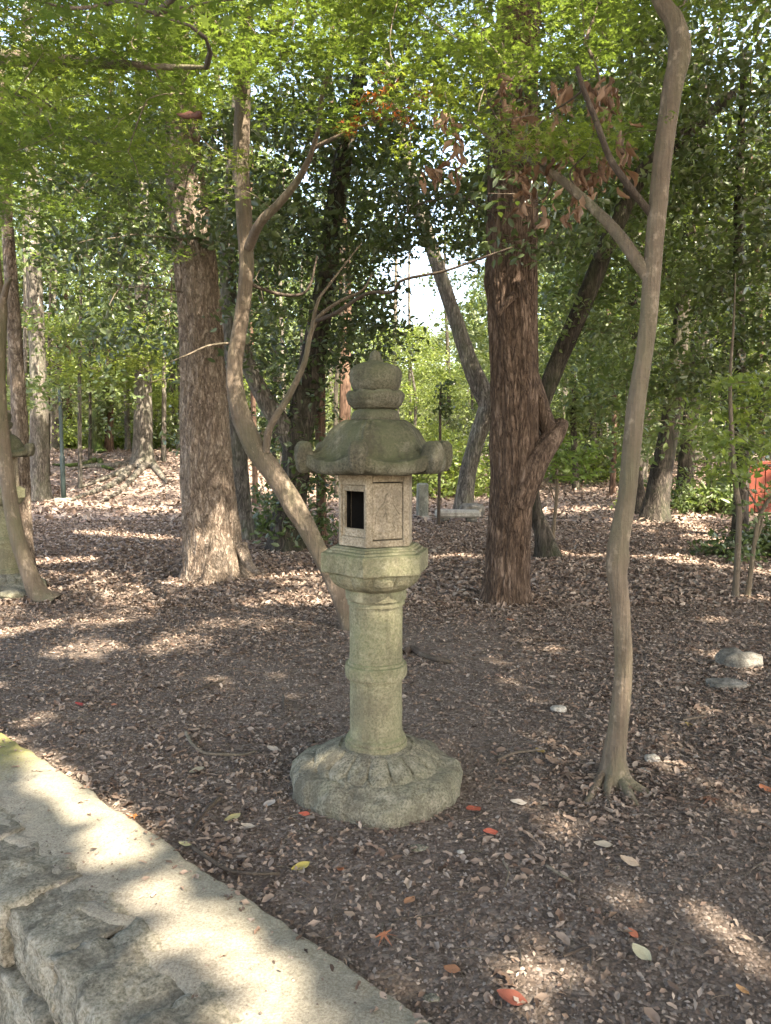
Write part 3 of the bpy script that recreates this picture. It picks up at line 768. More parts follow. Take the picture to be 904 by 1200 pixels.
# fire box: six walls
def wall_pieces(i):
    a0, a1 = HEXA[i], HEXA[(i+1) % 6]
    R = .163
    p0 = np.array([math.sin(a0)*R, -math.cos(a0)*R]); p1 = np.array([math.sin(a1)*R, -math.cos(a1)*R])
    return p0, p1
def slab(p0, p1, s0, s1, z0, z1, d0, d1, b=.003):
    """a box on wall line p0-p1 from s0..s1 (fractions), z0..z1, depth d0 (outer, inwards positive) .. d1"""
    d = p1-p0; L = np.linalg.norm(d); d = d/L; inn = np.array([-d[1], d[0]])
    if np.dot(inn, -(p0+p1)) < 0: inn = -inn
    c = p0 + d*L*(s0+s1)/2 + inn*(d0+d1)/2
    return box_bevel(c[0], c[1], (z0+z1)/2, L*(s1-s0), d1-d0, z1-z0, math.atan2(d[1], d[0]), b)
FZ0, FZ1 = 1.074, 1.378
for i in range(6):
    p0, p1 = wall_pieces(i)
    parts = []
    if i == 5:                                   # window face (open)
        parts += [slab(p0, p1, .0, .09, FZ0, FZ1, 0, .03), slab(p0, p1, .94, 1.0, FZ0, FZ1, 0, .03),
                  slab(p0, p1, .085, .945, FZ0, 1.115, .0008, .03), slab(p0, p1, .085, .945, 1.332, FZ1, .0008, .03)]
        ip = [slab(p0, p1, .09, .145, 1.115, 1.332, .009, .028), slab(p0, p1, .915, .942, 1.115, 1.332, .009, .028),
              slab(p0, p1, .143, .917, 1.115, 1.150, .0095, .028), slab(p0, p1, .143, .917, 1.306, 1.332, .0095, .028)]
    elif i == 0:                                 # carved panel
        parts += [slab(p0, p1, .0, .15, FZ0, FZ1, 0, .03), slab(p0, p1, .86, 1.0, FZ0, FZ1, 0, .03),
                  slab(p0, p1, .148, .862, FZ0, FZ0+.028, .0008, .03), slab(p0, p1, .148, .862, FZ1-.032, FZ1, .0008, .03)]
        ip = [slab(p0, p1, .15, .86, FZ0+.032, FZ1-.037, .007, .03)]
    elif i == 3:                                 # small round-cornered hole at the back
        tgt = P(424.5, 594.5, PY_L+.15); tz = tgt[2]; txy = tgt[:2]-np.array([PX_L, PY_L])
        d = p1-p0; f = float(np.clip(np.dot(txy-p0, d)/np.dot(d, d), .15, .85)); w = .075
        parts += [slab(p0, p1, 0, f-w, FZ0, FZ1, 0, .03), slab(p0, p1, f+w, 1, FZ0, FZ1, 0, .03), slab(p0, p1, f-w-.002, f+w+.002, FZ0, tz-.016, .0008, .03), slab(p0, p1, f-w-.002, f+w+.002, tz+.016, FZ1, .0008, .03)]
        ip = []
    else:
        parts += [slab(p0, p1, 0, 1, FZ0, FZ1, 0, .03)]; ip = []
    inner_shade = []  # thin dark sheets behind the walls paint the interior shade
    if i in (1, 2, 4): inner_shade = [slab(p0, p1, .12, .88, FZ0+.002, FZ1-.002, .0302, .0335)]
    elif i == 0: inner_shade = [slab(p0, p1, .12, .88, FZ0+.002, FZ1-.002, .0352, .038)]
    elif i == 3: inner_shade = [slab(p0, p1, .12, f-w, FZ0+.002, FZ1-.002, .0302, .0335), slab(p0, p1, f+w, .88, FZ0+.002, FZ1-.002, .0302, .0335), slab(p0, p1, f-w-.001, f+w+.001, FZ0+.002, tz-.016, .0302, .034), slab(p0, p1, f-w-.001, f+w+.001, tz+.016, FZ1-.002, .0302, .034)]
    Vv, Ff = merge(parts)
    o = link('fire_box_wall', mesh_py('fire_box_wall', Vv, Ff), MAT['lant_box'], LANT); fix_normals(o.data)
    if ip:
        Vi, Fi = merge(ip)
        oi = link('window_frame' if i == 5 else 'carved_panel', mesh_py('inner_frame', Vi, Fi), MAT['lant_box'], o); fix_normals(oi.data)
    if inner_shade:
        Vi, Fi = merge(inner_shade); link('shade_lining', mesh_py('shade_lining', Vi, Fi), MAT['inner_shade'], o)
    if i == 0:                                   # worn carving: a few raised strokes
        d = (p1-p0); L = np.linalg.norm(d); dn = d/L; inn = np.array([-dn[1], dn[0]])
        if np.dot(inn, -(p0+p1)) < 0: inn = -inn
        strokes = [[(.22, .25), (.28, .5), (.42, .62), (.5, .80), (.58, .62)], [(.55, .85), (.62, .66), (.72, .52), (.80, .42)], [(.40, .35), (.48, .48), (.50, .30)], [(.62, .30), (.68, .22), (.78, .20)], [(.25, .18), (.4, .14), (.62, .13)], [(.58, .75), (.66, .70), (.74, .74)]]
        Vs = []; Fs = []; n = 0
        for s in strokes:
            pts = [np.array([*(p0+dn*L*a+inn*.0075), FZ0+.03+b*(FZ1-FZ0-.06)]) for a, b in s]
            v, f, c = tube(pts, [.003, .0045, .003], 6, 14)
            Vs.append(v); Fs += [[q+n for q in g] for g in f]+[[q+n for q in g] for g in c]; n += len(v)
        so = link('carving', mesh_py('carving', np.vstack(Vs), Fs, True), MAT['lant_box'], o)
# roof
RC = .322
def cornerness(th): 
    a = (th-math.radians(-12)) % (math.pi/3); a = np.minimum(a, math.pi/3-a); return a   # angle to nearest corner
rows = []
nth = 288; th = np.linspace(0, 2*math.pi, nth, endpoint=False)
ca = cornerness(th); cc = np.exp(-(ca/.17)**2)
eave = hexr(th, RC, -12, 6, .12)
ss = np.linspace(0, 1, 40)
ROOF_C = catmull(np.array([(0, 1.604, 0), (.12, 1.602, 0), (.25, 1.592, 0), (.46, 1.555, 0), (.60, 1.505, 0), (.69, 1.470, 0), (.77, 1.450, 0), (.87, 1.439, 0), (1, 1.434, 0)]), 60)
ROOF_S, ROOF_Z = ROOF_C[:, 0], ROOF_C[:, 1]
def roof_z(s):   # bell curve: dome above, flaring at the eave
    return np.interp(s, ROOF_S, ROOF_Z)
for s in ss:
    r = .088+(eave-.088)*s
    z = roof_z(s) + .042*((math.pi/6-ca)/(math.pi/6))**2.2*s**3
    rib = (np.exp(-(ca*r/.006)**2)+np.exp(-((ca*r-.022)/.005)**2))*.006*np.clip(s*4, 0, 1)*np.clip((0.98-s)*6, 0, 1)
    z = z+rib
    rows.append(np.stack([np.sin(th)*r, -np.cos(th)*r, z], -1))
ez = rows[-1][:, 2]
for dz, dr in ((-.006, .006), (-.022, .008), (-.042, .005), (-.055, -.003), (-.060, -.014)):
    r = eave+dr; bot = 1.380+.012*cc + (ez-1.44)*.35
    f = -dz/.060
    z = ez*(1-f)+bot*f
    rows.append(np.stack([np.sin(th)*r, -np.cos(th)*r, z], -1))
for f in (.8, .6, .45, .2, .02):
    r = eave*f; z = np.full(nth, 1.376+.0*f)+.008*cc*f
    rows.append(np.stack([np.sin(th)*r, -np.cos(th)*r, z], -1))
V = np.array(rows).reshape(-1, 3); n = len(rows)
i = np.arange(n-1)[:, None]; j = np.arange(nth)[None]; j2 = (j+1) % nth
F = np.stack([i*nth+j, (i+1)*nth+j, (i+1)*nth+j2, i*nth+j2], -1).reshape(-1, 4)
V = roughen(V, .006, 8, 25, .003, 45)
roof = lp('roof', V, F, MAT['lant_roof'])
for k in range(6):
    a = math.radians(-12+60*k)
    poly = catmull(np.array([(.262, 1.440, 0), (.276, 1.470, 0), (.282, 1.498, 0), (.299, 1.515, 0), (.322, 1.516, 0), (.342, 1.500, 0), (.352, 1.472, 0), (.350, 1.438, 0), (.340, 1.405, 0), (.318, 1.384, 0), (.285, 1.388, 0), (.262, 1.410, 0), (.262, 1.440, 0)]), 45)[:-1, :2]
    cen = np.array([.308, 1.448]); tv = np.array([math.cos(a), math.sin(a), 0.0]); rv = np.array([math.sin(a), -math.cos(a), 0.0]); zv = np.array([0, 0, 1.0])
    V = []; nt_ = 25
    for q in range(nt_):
        t = -1+2*q/(nt_-1); sc_ = max(.02, (1-abs(t)**5))**.4*(1+.022*math.cos(t*11))
        for (r, z) in poly:
            w = .035 if z > 1.45 else .035-.12*(1.45-z)
            r2, z2 = cen+(np.array([r, z])-cen)*(1-(1-sc_)*.55)
            V.append(rv*r2+zv*z2+tv*w*t)
    V = np.array(V); n_ = len(poly)
    Fq = [(q*n_+p, q*n_+(p+1) % n_, (q+1)*n_+(p+1) % n_, (q+1)*n_+p) for q in range(nt_-1) for p in range(n_)]+[tuple(range(n_-1, -1, -1)), tuple(range((nt_-1)*n_, nt_*n_))]
    V = roughen(V, .007, 12, k*5+2, .003, 50)
    o = link('scroll', mesh_py('scroll', V, Fq, True), MAT['lant_roof'], roof); fix_normals(o.data)
    # solid cheek that closes the curl to the roof below
# finial
prof = [(.096, 1.590), (.099, 1.600), (.1035, 1.606), (.104, 1.614), (.0995, 1.632), (.093, 1.642), (.080, 1.649), (.07, 1.652)]
V, F = lathe(dense(prof, .005), 80); V = roughen(V, .003, 15, 2, .002, 60)
fin = lp('finial_ring', V, F, MAT['lant_roof'])
prof = dense([(.076, 1.648), (.095, 1.654), (.112, 1.672), (.119, 1.695), (.120, 1.712), (.112, 1.722), (.095, 1.722), (.07, 1.72)], .004)
def cup_fr(th, i, r, z): return r*(1+.035*np.abs(np.cos(4*(th-.3)))**.5*np.clip((z-1.65)/.05, 0, 1)), z + .006*np.abs(np.cos(4*(th-.3)))*np.clip((z-1.70)/.02, 0, 1)
V, F = lathe(prof, 120, cup_fr); V = roughen(V, .004, 14, 22, .002, 60)
lp('lotus_cup', V, F, MAT['lant_roof'])
prof = [(.078, 1.712), (.096, 1.722), (.106, 1.742), (.110, 1.768), (.111, 1.792), (.107, 1.812), (.094, 1.828), (.070, 1.838), (.045, 1.845), (.033, 1.853), (.030, 1.865), (.026, 1.88), (.016, 1.892), (.003, 1.898)]
V, F = lathe(dense(prof, .006), 90); V = roughen(V, .010, 9, 12, .003, 50)
lp('jewel', V, F, MAT['lant_roof'])
LB = G(0, 694)
L2 = copy_tree(LANT, (P(5, 694, LB[1])[0]-.02, LB[1]+.1, float(H(LB[0], LB[1]))), math.radians(34), 'second stone lantern, cut off by the picture edge, behind a slim leaning trunk', 1.0)

# ------------------------------------------------------------------ trees near by
def px_path(pts, Y, dY=0):
    """pts: (px,py[,Y])"""
    n = len(pts)
    return [P(p[0], p[1], p[2] if len(p) > 2 else Y+dY*k/max(1, n-1)) for k, p in enumerate(pts)]
def wpx(w, Y): return w/2*Y/FPX
class Tree:
    def __init__(s, name, label, pts, widths, Y, mat, cat='tree', group=None, fine=None, amp=.04, k=9, nseg=40, rows=110, flare=(.5, .12, 5, 0), knots=(), up=None, seed=1):
        s.mat = mat; s.path = px_path(pts, Y)
        base = s.path[0].copy(); g = float(H(base[0], base[1])); base[2] = g
        s.path[0][2] = g-.04
        if up: 
            s.path += [np.array(s.path[-1])+np.array(u) for u in up[0]]; widths = list(widths)+list(up[1])
        s.base = base
        s.root = thing(name, label, cat, base, group)
        Ys = [p[1] for p in s.path]
        s.rad = [w/2*y/FPX for w, y in zip(widths, Ys)]
        dsp = bark_disp(seed, amp, k, knots=knots)
        if fine: dsp = fine_bark(dsp, *fine)
        add_tube('trunk', s.path, s.rad, mat, s.root, nseg, rows, dsp, root_flare(*flare), loc=base)
        s.skel = [p for p in catmull(s.path, 40) if p[2] > base[2]+1.6]; s.top = list(s.skel)
    def limb(s, pts, w0, w1, Y=None, name='limb', mat=None, nseg=10, rows=30, amp=.08, world=False):
        p = [np.array(q, float) for q in pts] if world else px_path(pts, Y if Y else s.base[1])
        r = [w0/2*p[0][1]/FPX if not world else w0, w1/2*p[-1][1]/FPX if not world else w1]
        o = add_tube(name, p, r, mat or s.mat, s.root, nseg, rows, bark_disp(len(s.skel), amp, 3), None, loc=s.base)
        if name == 'limb': s.skel += list(catmull(p, 16))
        return p
    def crown(s, centers, R, n_each, size, mat, tmpl=T_LOZ, tilt=1.0, rz=.45, name='crown', twig=True, twr=.010, filt=True):
        centers = np.asarray(centers, float)
        lv = sub_clumps(centers, R, n_each, rz)
        V, F = leafcloud(lv, size, tmpl, tilt, filt=filt)
        o = link(name, mesh_np(name, V-s.base, F, False), mat, s.root, kind='stuff')
        if twig:
            a, b_, r = branching(np.array(s.skel), centers, .0035*twr/.010*max(1, s.base[1]/9))
            V, F = twigs(a, b_, r, .002)
            link('twigs', mesh_np('twigs', V-s.base, F, True), MAT['branch'], s.root, kind='stuff')
        return o
def scatter_px(n, x0, x1, y0, y1, Y0, Y1, pred=None):
    out = []
    while len(out) < n:
        x = random.uniform(x0, x1); y = random.uniform(y0, y1)
        if pred is not None and random.random() > pred(x, y): continue
        out.append(P(x, y, random.uniform(Y0, Y1)))
    return np.array(out)

def band(n, x0, x1, y0, y1, Y0, Y1, pred=None): return scatter_px(n, x0, x1, y0, y1, Y0, Y1, pred)
def sky_ok(x, y):       # leave the openings to the sky that the photograph shows
    p = 1.0
    for cx, cy, rx, ry, k in ((492, 335, 42, 52, 1.), (520, 385, 25, 30, .9), (500, 245, 60, 30, .55), (30, 195, 45, 35, .8), (170, 335, 14, 40, .7), (110, 255, 30, 30, .4), (90, 90, 50, 30, .5), (630, 70, 14, 40, .7), (655, 190, 10, 18, .8), (778, 375, 14, 30, .8),
                              (830, 130, 40, 60, .4), (850, 175, 16, 22, .6), (520, 30, 30, 30, .7), (560, 230, 25, 30, .5), (850, 60, 50, 60, .35), (295, 230, 8, 20, .6), (130, 165, 30, 10, .6), (465, 110, 16, 16, .6)):
        q = ((x-cx)/rx)**2+((y-cy)/ry)**2
        if q < 1: p = min(p, 1-k)
    return p
# right-hand maple in the foreground
T1 = Tree('maple_tree', 'slender grey maple with a kinked bare trunk standing to the right of the front lantern',
          [(720, 926), (720, 890), (725, 850), (731, 780), (728, 720), (723, 655), (735, 580), (745, 480), (757, 400), (765, 310), (775, 200), (787, 110), (797, 62), (790, 25), (768, -15)],
          [33, 25, 22, 20, 20, 24, 21, 21, 19, 20, 20, 21, 23, 20, 17], 3.36, MAT['maple'], amp=.035, k=4, nseg=40, rows=260, fine=(.05, 7, 3.0), flare=(.62, .075, 4, 1.0),
          knots=[(float(P(723, 655, 3.36)[2]), math.pi*.95, .22, .05), (float(P(757, 400, 3.36)[2]), 0.2, .10, .04), (float(P(735, 580, 3.36)[2]), 1.2, .10, .05), (float(P(790, 60, 3.36)[2]), .2, .12, .05)],
          up=([(-.25, -.1, .5), (-.6, -.3, 1.1), (-.8, -.5, 1.9)], [20, 15, 8]), seed=3)
T1.limb([(766, 332, 3.36), (746, 304, 3.38), (725, 275, 3.45), (700, 248, 3.55), (672, 222, 3.62), (650, 204, 3.7), (628, 192, 3.8), (600, 178, 3.9), (570, 158, 4.0), (548, 140, 4.1)], 17, 3, nseg=12)
T1.limb([(770, 258, 3.36), (757, 243, 3.36), (735, 215, 3.3), (715, 185, 3.28), (698, 140, 3.25), (684, 105, 3.22), (676, 78, 3.2)], 9, 5, mat=MAT['twig'])
T1.limb([(684, 105, 3.22), (668, 118, 3.3), (645, 132, 3.4)], 3, 1.5, mat=MAT['twig'])
T1.limb([(628, 192, 3.8), (612, 165, 3.9), (590, 150, 4.0), (572, 120, 4.1)], 4, 1.5, mat=MAT['twig'])
T1.limb([(650, 204, 3.7), (640, 230, 3.75), (625, 238, 3.8)], 3, 1, mat=MAT['twig'])
T1.limb([(690, 240, 3.6), (668, 205, 3.65), (690, 175, 3.7), (700, 130, 3.8)], 3, 1, mat=MAT['twig'])
for pts, w in (([(712, 908), (700, 922), (690, 936), (680, 946)], .028), ([(722, 912), (738, 922), (756, 928), (775, 938)], .036), ([(722, 908), (732, 924), (742, 938), (752, 950)], .032), ([(716, 912), (712, 930), (716, 944)], .022)):
    q = [G(a, b)+np.array([0, 0, (.045, .012, -.002, -.014)[k]]) for k, (a, b) in enumerate(pts)]
    T1.limb(q, w, .008, name='root', world=True, nseg=10, rows=24)
# its own light sprays
c = np.vstack([scatter_px(16, 560, 745, 140, 190, 3.2, 4.6), scatter_px(60, 540, 760, -60, 90, 3.6, 6.0), scatter_px(30, 730, 904, -80, 10, 3.0, 5.0)])
T1.crown(c, .26, 84, .038, MAT['leaf_maple'], T_STAR, .32, .22, twr=.0055)
c = np.vstack([scatter_px(9, 585, 735, 150, 188, 3.3, 3.8), scatter_px(16, 500, 590, 45, 165, 4.2, 5.2)])
T1.crown(c, .20, 40, .042, MAT['leaf_maple_bright'], T_STAR, .45, .22, twr=.0055)
# withered leaves hanging on the cut-off limb
def curled_leaf(seed):
    V = []; nU, nV = 5, 7
    r_ = random.Random(seed)
    cu = r_.uniform(2.0, 4.6); tw = r_.uniform(-1.8, 1.8); wv = r_.uniform(0, 6)
    for a in range(nV):
        t = a/(nV-1); w = (.30+.07*math.sin(t*13+wv))*math.sin(math.pi*min(1, t*1.02+.02))**.7*(1-.2*t)
        for b in range(nU):
            s = (b/(nU-1)-.5)*2
            x = w*math.sin(s*cu*.5)/max(.3, cu*.5); z = w*(1-math.cos(s*cu*.5))*.8 + .05*math.sin(t*8+wv)
            x, z = x*math.cos(tw*t)-z*math.sin(tw*t), x*math.sin(tw*t)+z*math.cos(tw*t)
            V.append((x+.08*math.sin(t*5+wv), t, z+(.25+.5*math.sin(wv))*t*t+.05*math.sin(s*5+t*9+wv)))
    F = [(a*nU+b, a*nU+b+1, (a+1)*nU+b+1, (a+1)*nU+b) for a in range(nV-1) for b in range(nU-1)]
    return mesh_py('dead_leaf', V, F, True)
CURL = [curled_leaf(k) for k in range(8)]
for m in CURL: m.materials.append(MAT['leaf_brown'])
def dead_leaf(p, size, parent, base, hang=True, mesh=None):
    o = link('dead_leaf', mesh or random.choice(CURL), None, parent)
    o.location = tuple(np.asarray(p)-base); o.scale = (size,)*3
    o.rotation_euler = (random.uniform(-2.2, -1.0) if hang else random.uniform(-.3, .3), random.uniform(-.5, .5), random.uniform(0, 6.28))
    return o
for (x, y, sx_, sy_, n, Y) in ((592, 105, 8, 16, 11, 3.9), (601, 130, 12, 12, 9, 3.9), (655, 110, 16, 18, 12, 3.8), (707, 100, 14, 14, 14, 3.7), (700, 128, 14, 14, 9, 3.7), (622, 155, 18, 14, 12, 3.8), (612, 205, 10, 14, 10, 3.8),
                               (690, 205, 24, 14, 24, 3.75), (735, 165, 10, 14, 7, 3.7), (665, 235, 22, 14, 10, 3.7), (636, 255, 6, 10, 3, 3.75), (612, 235, 6, 12, 4, 3.8), (520, 140, 10, 8, 6, 4.1),
                               (538, 175, 6, 22, 9, 4.1), (507, 203, 10, 8, 8, 4.1), (648, 190, 22, 18, 12, 3.8), (720, 195, 14, 12, 8, 3.7)):
    for _ in range(int(n*1.7)):
        dead_leaf(P(random.gauss(x, sx_*.7), random.gauss(y, sy_*.7), Y+random.uniform(-.15, .15)), random.choice((.045, .06, .075, .09))*random.uniform(.85, 1.15), T1.root, T1.base)
T1.skel = T1.skel

# leaning maple behind the lantern
T2 = Tree('maple_tree', 'crooked leaning maple whose trunk bows out from behind the front lantern', [(413, 739), (404, 712), (392, 682), (372, 642), (350, 600), (325, 560), (298, 522), (281, 478), (275, 430), (283, 375), (289, 320), (287, 262), (283, 200), (284, 130), (287, 60), (292, -10)],
          [24, 22, 21, 21, 23, 23, 24, 21, 18, 17, 17, 18, 18, 17, 15, 13], 6.2, MAT['maple_l'], amp=.045, k=4, nseg=40, rows=260, fine=(.07, 7, 2.0), flare=(.3, .08, 4, 0),
          knots=[(float(P(350, 595, 6.2)[2]), .6, .18, .09), (float(P(275, 410, 6.2)[2]), 2.6, .15, .1), (float(P(283, 200, 6.2)[2]), .3, .12, .07)], up=([(.1, -.2, .6), (.0, -.5, 1.4)], [13, 7]), seed=5)
T2.limb([(312, 530, 6.15), (317, 500, 6.1), (340, 462, 6.05), (357, 425, 6.0), (364, 392, 6.0), (375, 370, 5.95), (400, 352, 5.9), (425, 340, 5.85), (436, 322, 5.8)], 9, 2)
T2.limb([(364, 392, 6.0), (372, 355, 6.0), (385, 335, 6.1), (412, 300, 6.2), (424, 285, 6.3)], 5, 1.2)
T2.limb([(372, 376, 5.95), (395, 366, 5.8), (430, 344, 5.7), (460, 342, 5.6), (472, 328, 5.5), (520, 318, 5.45), (560, 304, 5.4), (600, 290, 5.3)], 5, 2, mat=MAT['twig'])
T2.limb([(292, 290, 6.15), (305, 262, 6.0), (328, 238, 5.9), (350, 210, 5.8), (364, 182, 5.7), (374, 150, 5.6)], 12, 5)
T2.limb([(366, 175, 5.7), (385, 165, 5.6), (415, 152, 5.5), (450, 140, 5.4), (485, 136, 5.3)], 5, 1.5)
T2.limb([(374, 150, 5.6), (378, 110, 5.4), (392, 60, 5.2), (400, 0, 5.0)], 6, 2)
T2.limb([(270, 402, 6.2), (245, 405, 6.1), (222, 415, 6.0), (200, 424, 5.9)], 3, 1.5, mat=MAT['branch'])
T2.limb([(286, 118, 6.2), (270, 60, 5.6), (240, 10, 5.0)], 10, 5)
T2.limb([(286, 90, 6.2), (320, 40, 5.5), (350, -20, 4.9)], 9, 4)
T2.limb([(285, 330, 6.2), (330, 345, 6.3), (360, 340, 6.4), (372, 300, 6.5)], 5, 2, mat=MAT['twig'])
def edge(x, y):   # how low the light maple foliage hangs at picture column x
    lim = np.interp(x, [-60, 60, 200, 300, 420, 560], [260, 240, 190, 150, 130, 120]); return 1.0 if y < lim*.62 else .35*max(0., 1-(y-lim*.62)/(lim*.45))+.02
c = scatter_px(165, 120, 560, -130, 250, 3.4, 6.0, edge)
T2.crown(c, .33, 135, .040, MAT['leaf_maple'], T_STAR, .32, .20, twr=.0055)
c = scatter_px(34, 60, 520, -60, 200, 3.4, 5.4)
T2.crown(c, .24, 60, .045, MAT['leaf_maple_bright'], T_STAR, .45, .2, twr=.0055)
c = np.array([P(x, y, 5.4+random.uniform(-.2, .2)) for x, y in ((425, 132), (438, 140), (432, 118), (452, 125), (412, 148), (405, 152), (470, 128), (480, 140), (498, 108), (445, 112), (455, 100), (500, 118))])
T2.crown(c, .085, 14, .062, MAT['leaf_orange'], T_STAR, .6, .6, name='turning_leaves')

# slim tree at the left edge
T3 = Tree('maple_tree', 'slim pale trunk sweeping up from the soil in front of the second lantern', [(58, 708), (44, 694), (30, 660), (18, 620), (10, 570), (3, 510), (-1, 450), (0, 400), (2, 360), (-4, 320), (-10, 240), (-20, 160)],
          [26, 22, 18, 17, 16, 15, 14, 14, 13, 12, 10, 9], 7.3, MAT['maple'], amp=.04, k=3, nseg=20, rows=120, flare=(.35, .06, 3, 2), seed=9)
T3.limb([(2, 360, 7.3), (8, 335, 7.2), (12, 326, 7.1)], 9, 4)
T3.limb([(-14, 200, 7.3), (-120, 120, 5.5), (-90, 62, 4.2), (0, 67, 3.8), (60, 70, 3.7), (120, 74, 3.6), (180, 78, 3.5), (242, 79, 3.4)], 14, 4, rows=60)
T3.limb([(68, 70, 3.7), (40, 52, 3.75), (0, 32, 3.8), (-30, 18, 3.9)], 4, 3, mat=MAT['branch'])
T3.limb([(85, 74, 3.65), (60, 95, 3.6), (30, 125, 3.6), (0, 145, 3.6)], 3, 2, mat=MAT['branch'])
T3.limb([(120, 74, 3.6), (105, 60, 3.6), (90, 48, 3.6)], 2, 1, mat=MAT['branch'])
T3.limb([(180, 78, 3.5), (190, 95, 3.5), (215, 110, 3.5)], 2, 1, mat=MAT['branch'])
def edge3(x, y): return 1.0 if y < 170 else max(0.08, 1-(y-170)/110)
c = scatter_px(140, -160, 200, -120, 300, 3.0, 6.0, edge3)
T3.crown(c, .32, 135, .040, MAT['leaf_maple'], T_STAR, .32, .20, twr=.0055)
c = scatter_px(20, -60, 200, 20, 200, 2.8, 4.5)
T3.crown(c, .22, 56, .045, MAT['leaf_maple_bright'], T_STAR, .45, .2, twr=.0055)
c = scatter_px(14, 10, 420, -30, 22, 1.5, 2.2)
T3.crown(c, .16, 16, .055, MAT['leaf_maple'], T_STAR, .4, .25, twig=True)

# big left trunk
T4 = Tree('evergreen_oak', 'massive straight trunk with pale scaly bark left of the leaning maple', [(252, 682), (251, 664), (249, 640), (246, 600), (243, 550), (241, 500), (238, 430), (234, 360), (227, 290), (218, 220), (208, 120), (200, 20)],
          [72, 70, 67, 63, 58, 54, 50, 49, 47, 42, 38, 36], 8.6, MAT['bark_big_l'], amp=.035, k=7, nseg=150, rows=420, fine=(.07, 34, 5.5), flare=(.32, .16, 4, .4), up=([(-.1, .2, 1.2), (-.2, .3, 2.6), (.2, .4, 4.2)], [36, 28, 14]), seed=11)
T4.limb([(282, 640, 8.5), (292, 662, 8.35), (304, 672, 8.2)], 16, 5, name='root')
# big right trunk
T5 = Tree('camphor_tree', 'massive dark red-brown trunk with a broken elbow limb behind and right of the lantern', [(594, 706), (594, 690), (596, 650), (599, 590), (604, 530), (604, 470), (602, 400), (600, 330), (600, 270), (600, 180), (604, 80), (610, -20)],
          [57, 53, 50, 50, 52, 53, 54, 56, 58, 54, 49, 44], 7.3, MAT['bark_big_r'], amp=.04, k=8, nseg=150, rows=380, fine=(.075, 40, 2.4), flare=(.30, .10, 5, 1.0),
          knots=[(float(P(604, 330, 7.3)[2]), .0, .12, .12), (float(P(604, 520, 7.3)[2]), 6.2, .15, .2)], up=([(.1, .1, 1.4), (.4, .2, 3.0), (.9, .4, 4.6)], [46, 36, 18]), seed=13)
T5.limb([(604, 590, 7.24), (620, 556, 7.2), (636, 528, 7.2), (652, 508, 7.25), (659, 495, 7.3)], 42, 17, rows=40, nseg=28, amp=.12, name='burl')
T5.limb([(648, 512, 7.25), (638, 488, 7.3), (626, 455, 7.35), (614, 420, 7.35)], 20, 22, rows=40, nseg=24, amp=.10, name='burl')
T5.limb([(604, 345, 7.05), (592, 358, 6.98), (584, 372, 6.95)], 9, 3, name='broken_stub')
T5.limb([(612, 330, 7.0), (616, 342, 6.98), (618, 356, 6.97)], 9, 3, name='broken_stub')
# dark ivy-clad trunk in the middle
T6 = Tree('evergreen_oak', 'dark ivy-clad trunk leaning right between the snag and the leaning maple', [(337, 642), (340, 600), (346, 550), (352, 500), (360, 450), (372, 390), (384, 320), (392, 250), (402, 190), (412, 140)],
          [42, 36, 34, 34, 30, 26, 24, 22, 20, 17], 11.0, MAT['bark_dark'], amp=.07, k=5, nseg=28, rows=100, flare=(.35, .15, 4, 0), up=([(.3, .2, 1.8)], [10]), seed=21)
T6.limb([(350, 535, 11.0), (335, 505, 10.9), (312, 470, 10.8), (292, 430, 10.7), (280, 390, 10.6)], 26, 16, mat=MAT['bark_grey'], nseg=16)
T6.limb([(360, 500, 11.0), (372, 470, 11.0), (378, 440, 11.1)], 10, 4)
T7 = Tree('grey_trunk', 'grey smooth trunk tucked close behind the massive scaly trunk, with a spreading foot', [(287, 612), (283, 590), (280, 540), (277, 480), (272, 420), (268, 340), (268, 260), (275, 170)],
          [24, 21, 20, 20, 19, 18, 17, 14], 12.2, MAT['bark_grey'], amp=.06, k=3, nseg=24, rows=80, flare=(.5, .25, 3, .5), up=([(.1, .2, 1.8)], [8]), seed=23)
T8 = Tree('tree_snag', 'broken-topped slim snag standing just left of the front lantern roof', [(378, 628), (377, 580), (376, 520), (375, 470), (374, 428)], [13, 12, 12, 13, 14], 11.6, MAT['bark_red'], amp=.07, k=3, nseg=16, rows=40, flare=(.2, .1, 3, 0), seed=25)
# forked leaning tree
T9 = Tree('leaning_tree', 'bent grey tree doubling back from behind the red-brown trunk toward the upper sky gap', [(543, 592), (548, 560), (556, 525), (568, 490), (573, 474), (562, 452), (549, 420), (536, 380), (521, 335), (505, 285), (490, 240), (478, 190), (468, 140)],
          [22, 20, 19, 22, 25, 22, 19, 17, 16, 15, 15, 14, 12], 17.0, MAT['bark_grey'], amp=.06, k=3, nseg=24, rows=110, flare=(.3, .15, 4, 0), up=([(-.4, .1, 2.0)], [8]), seed=27)
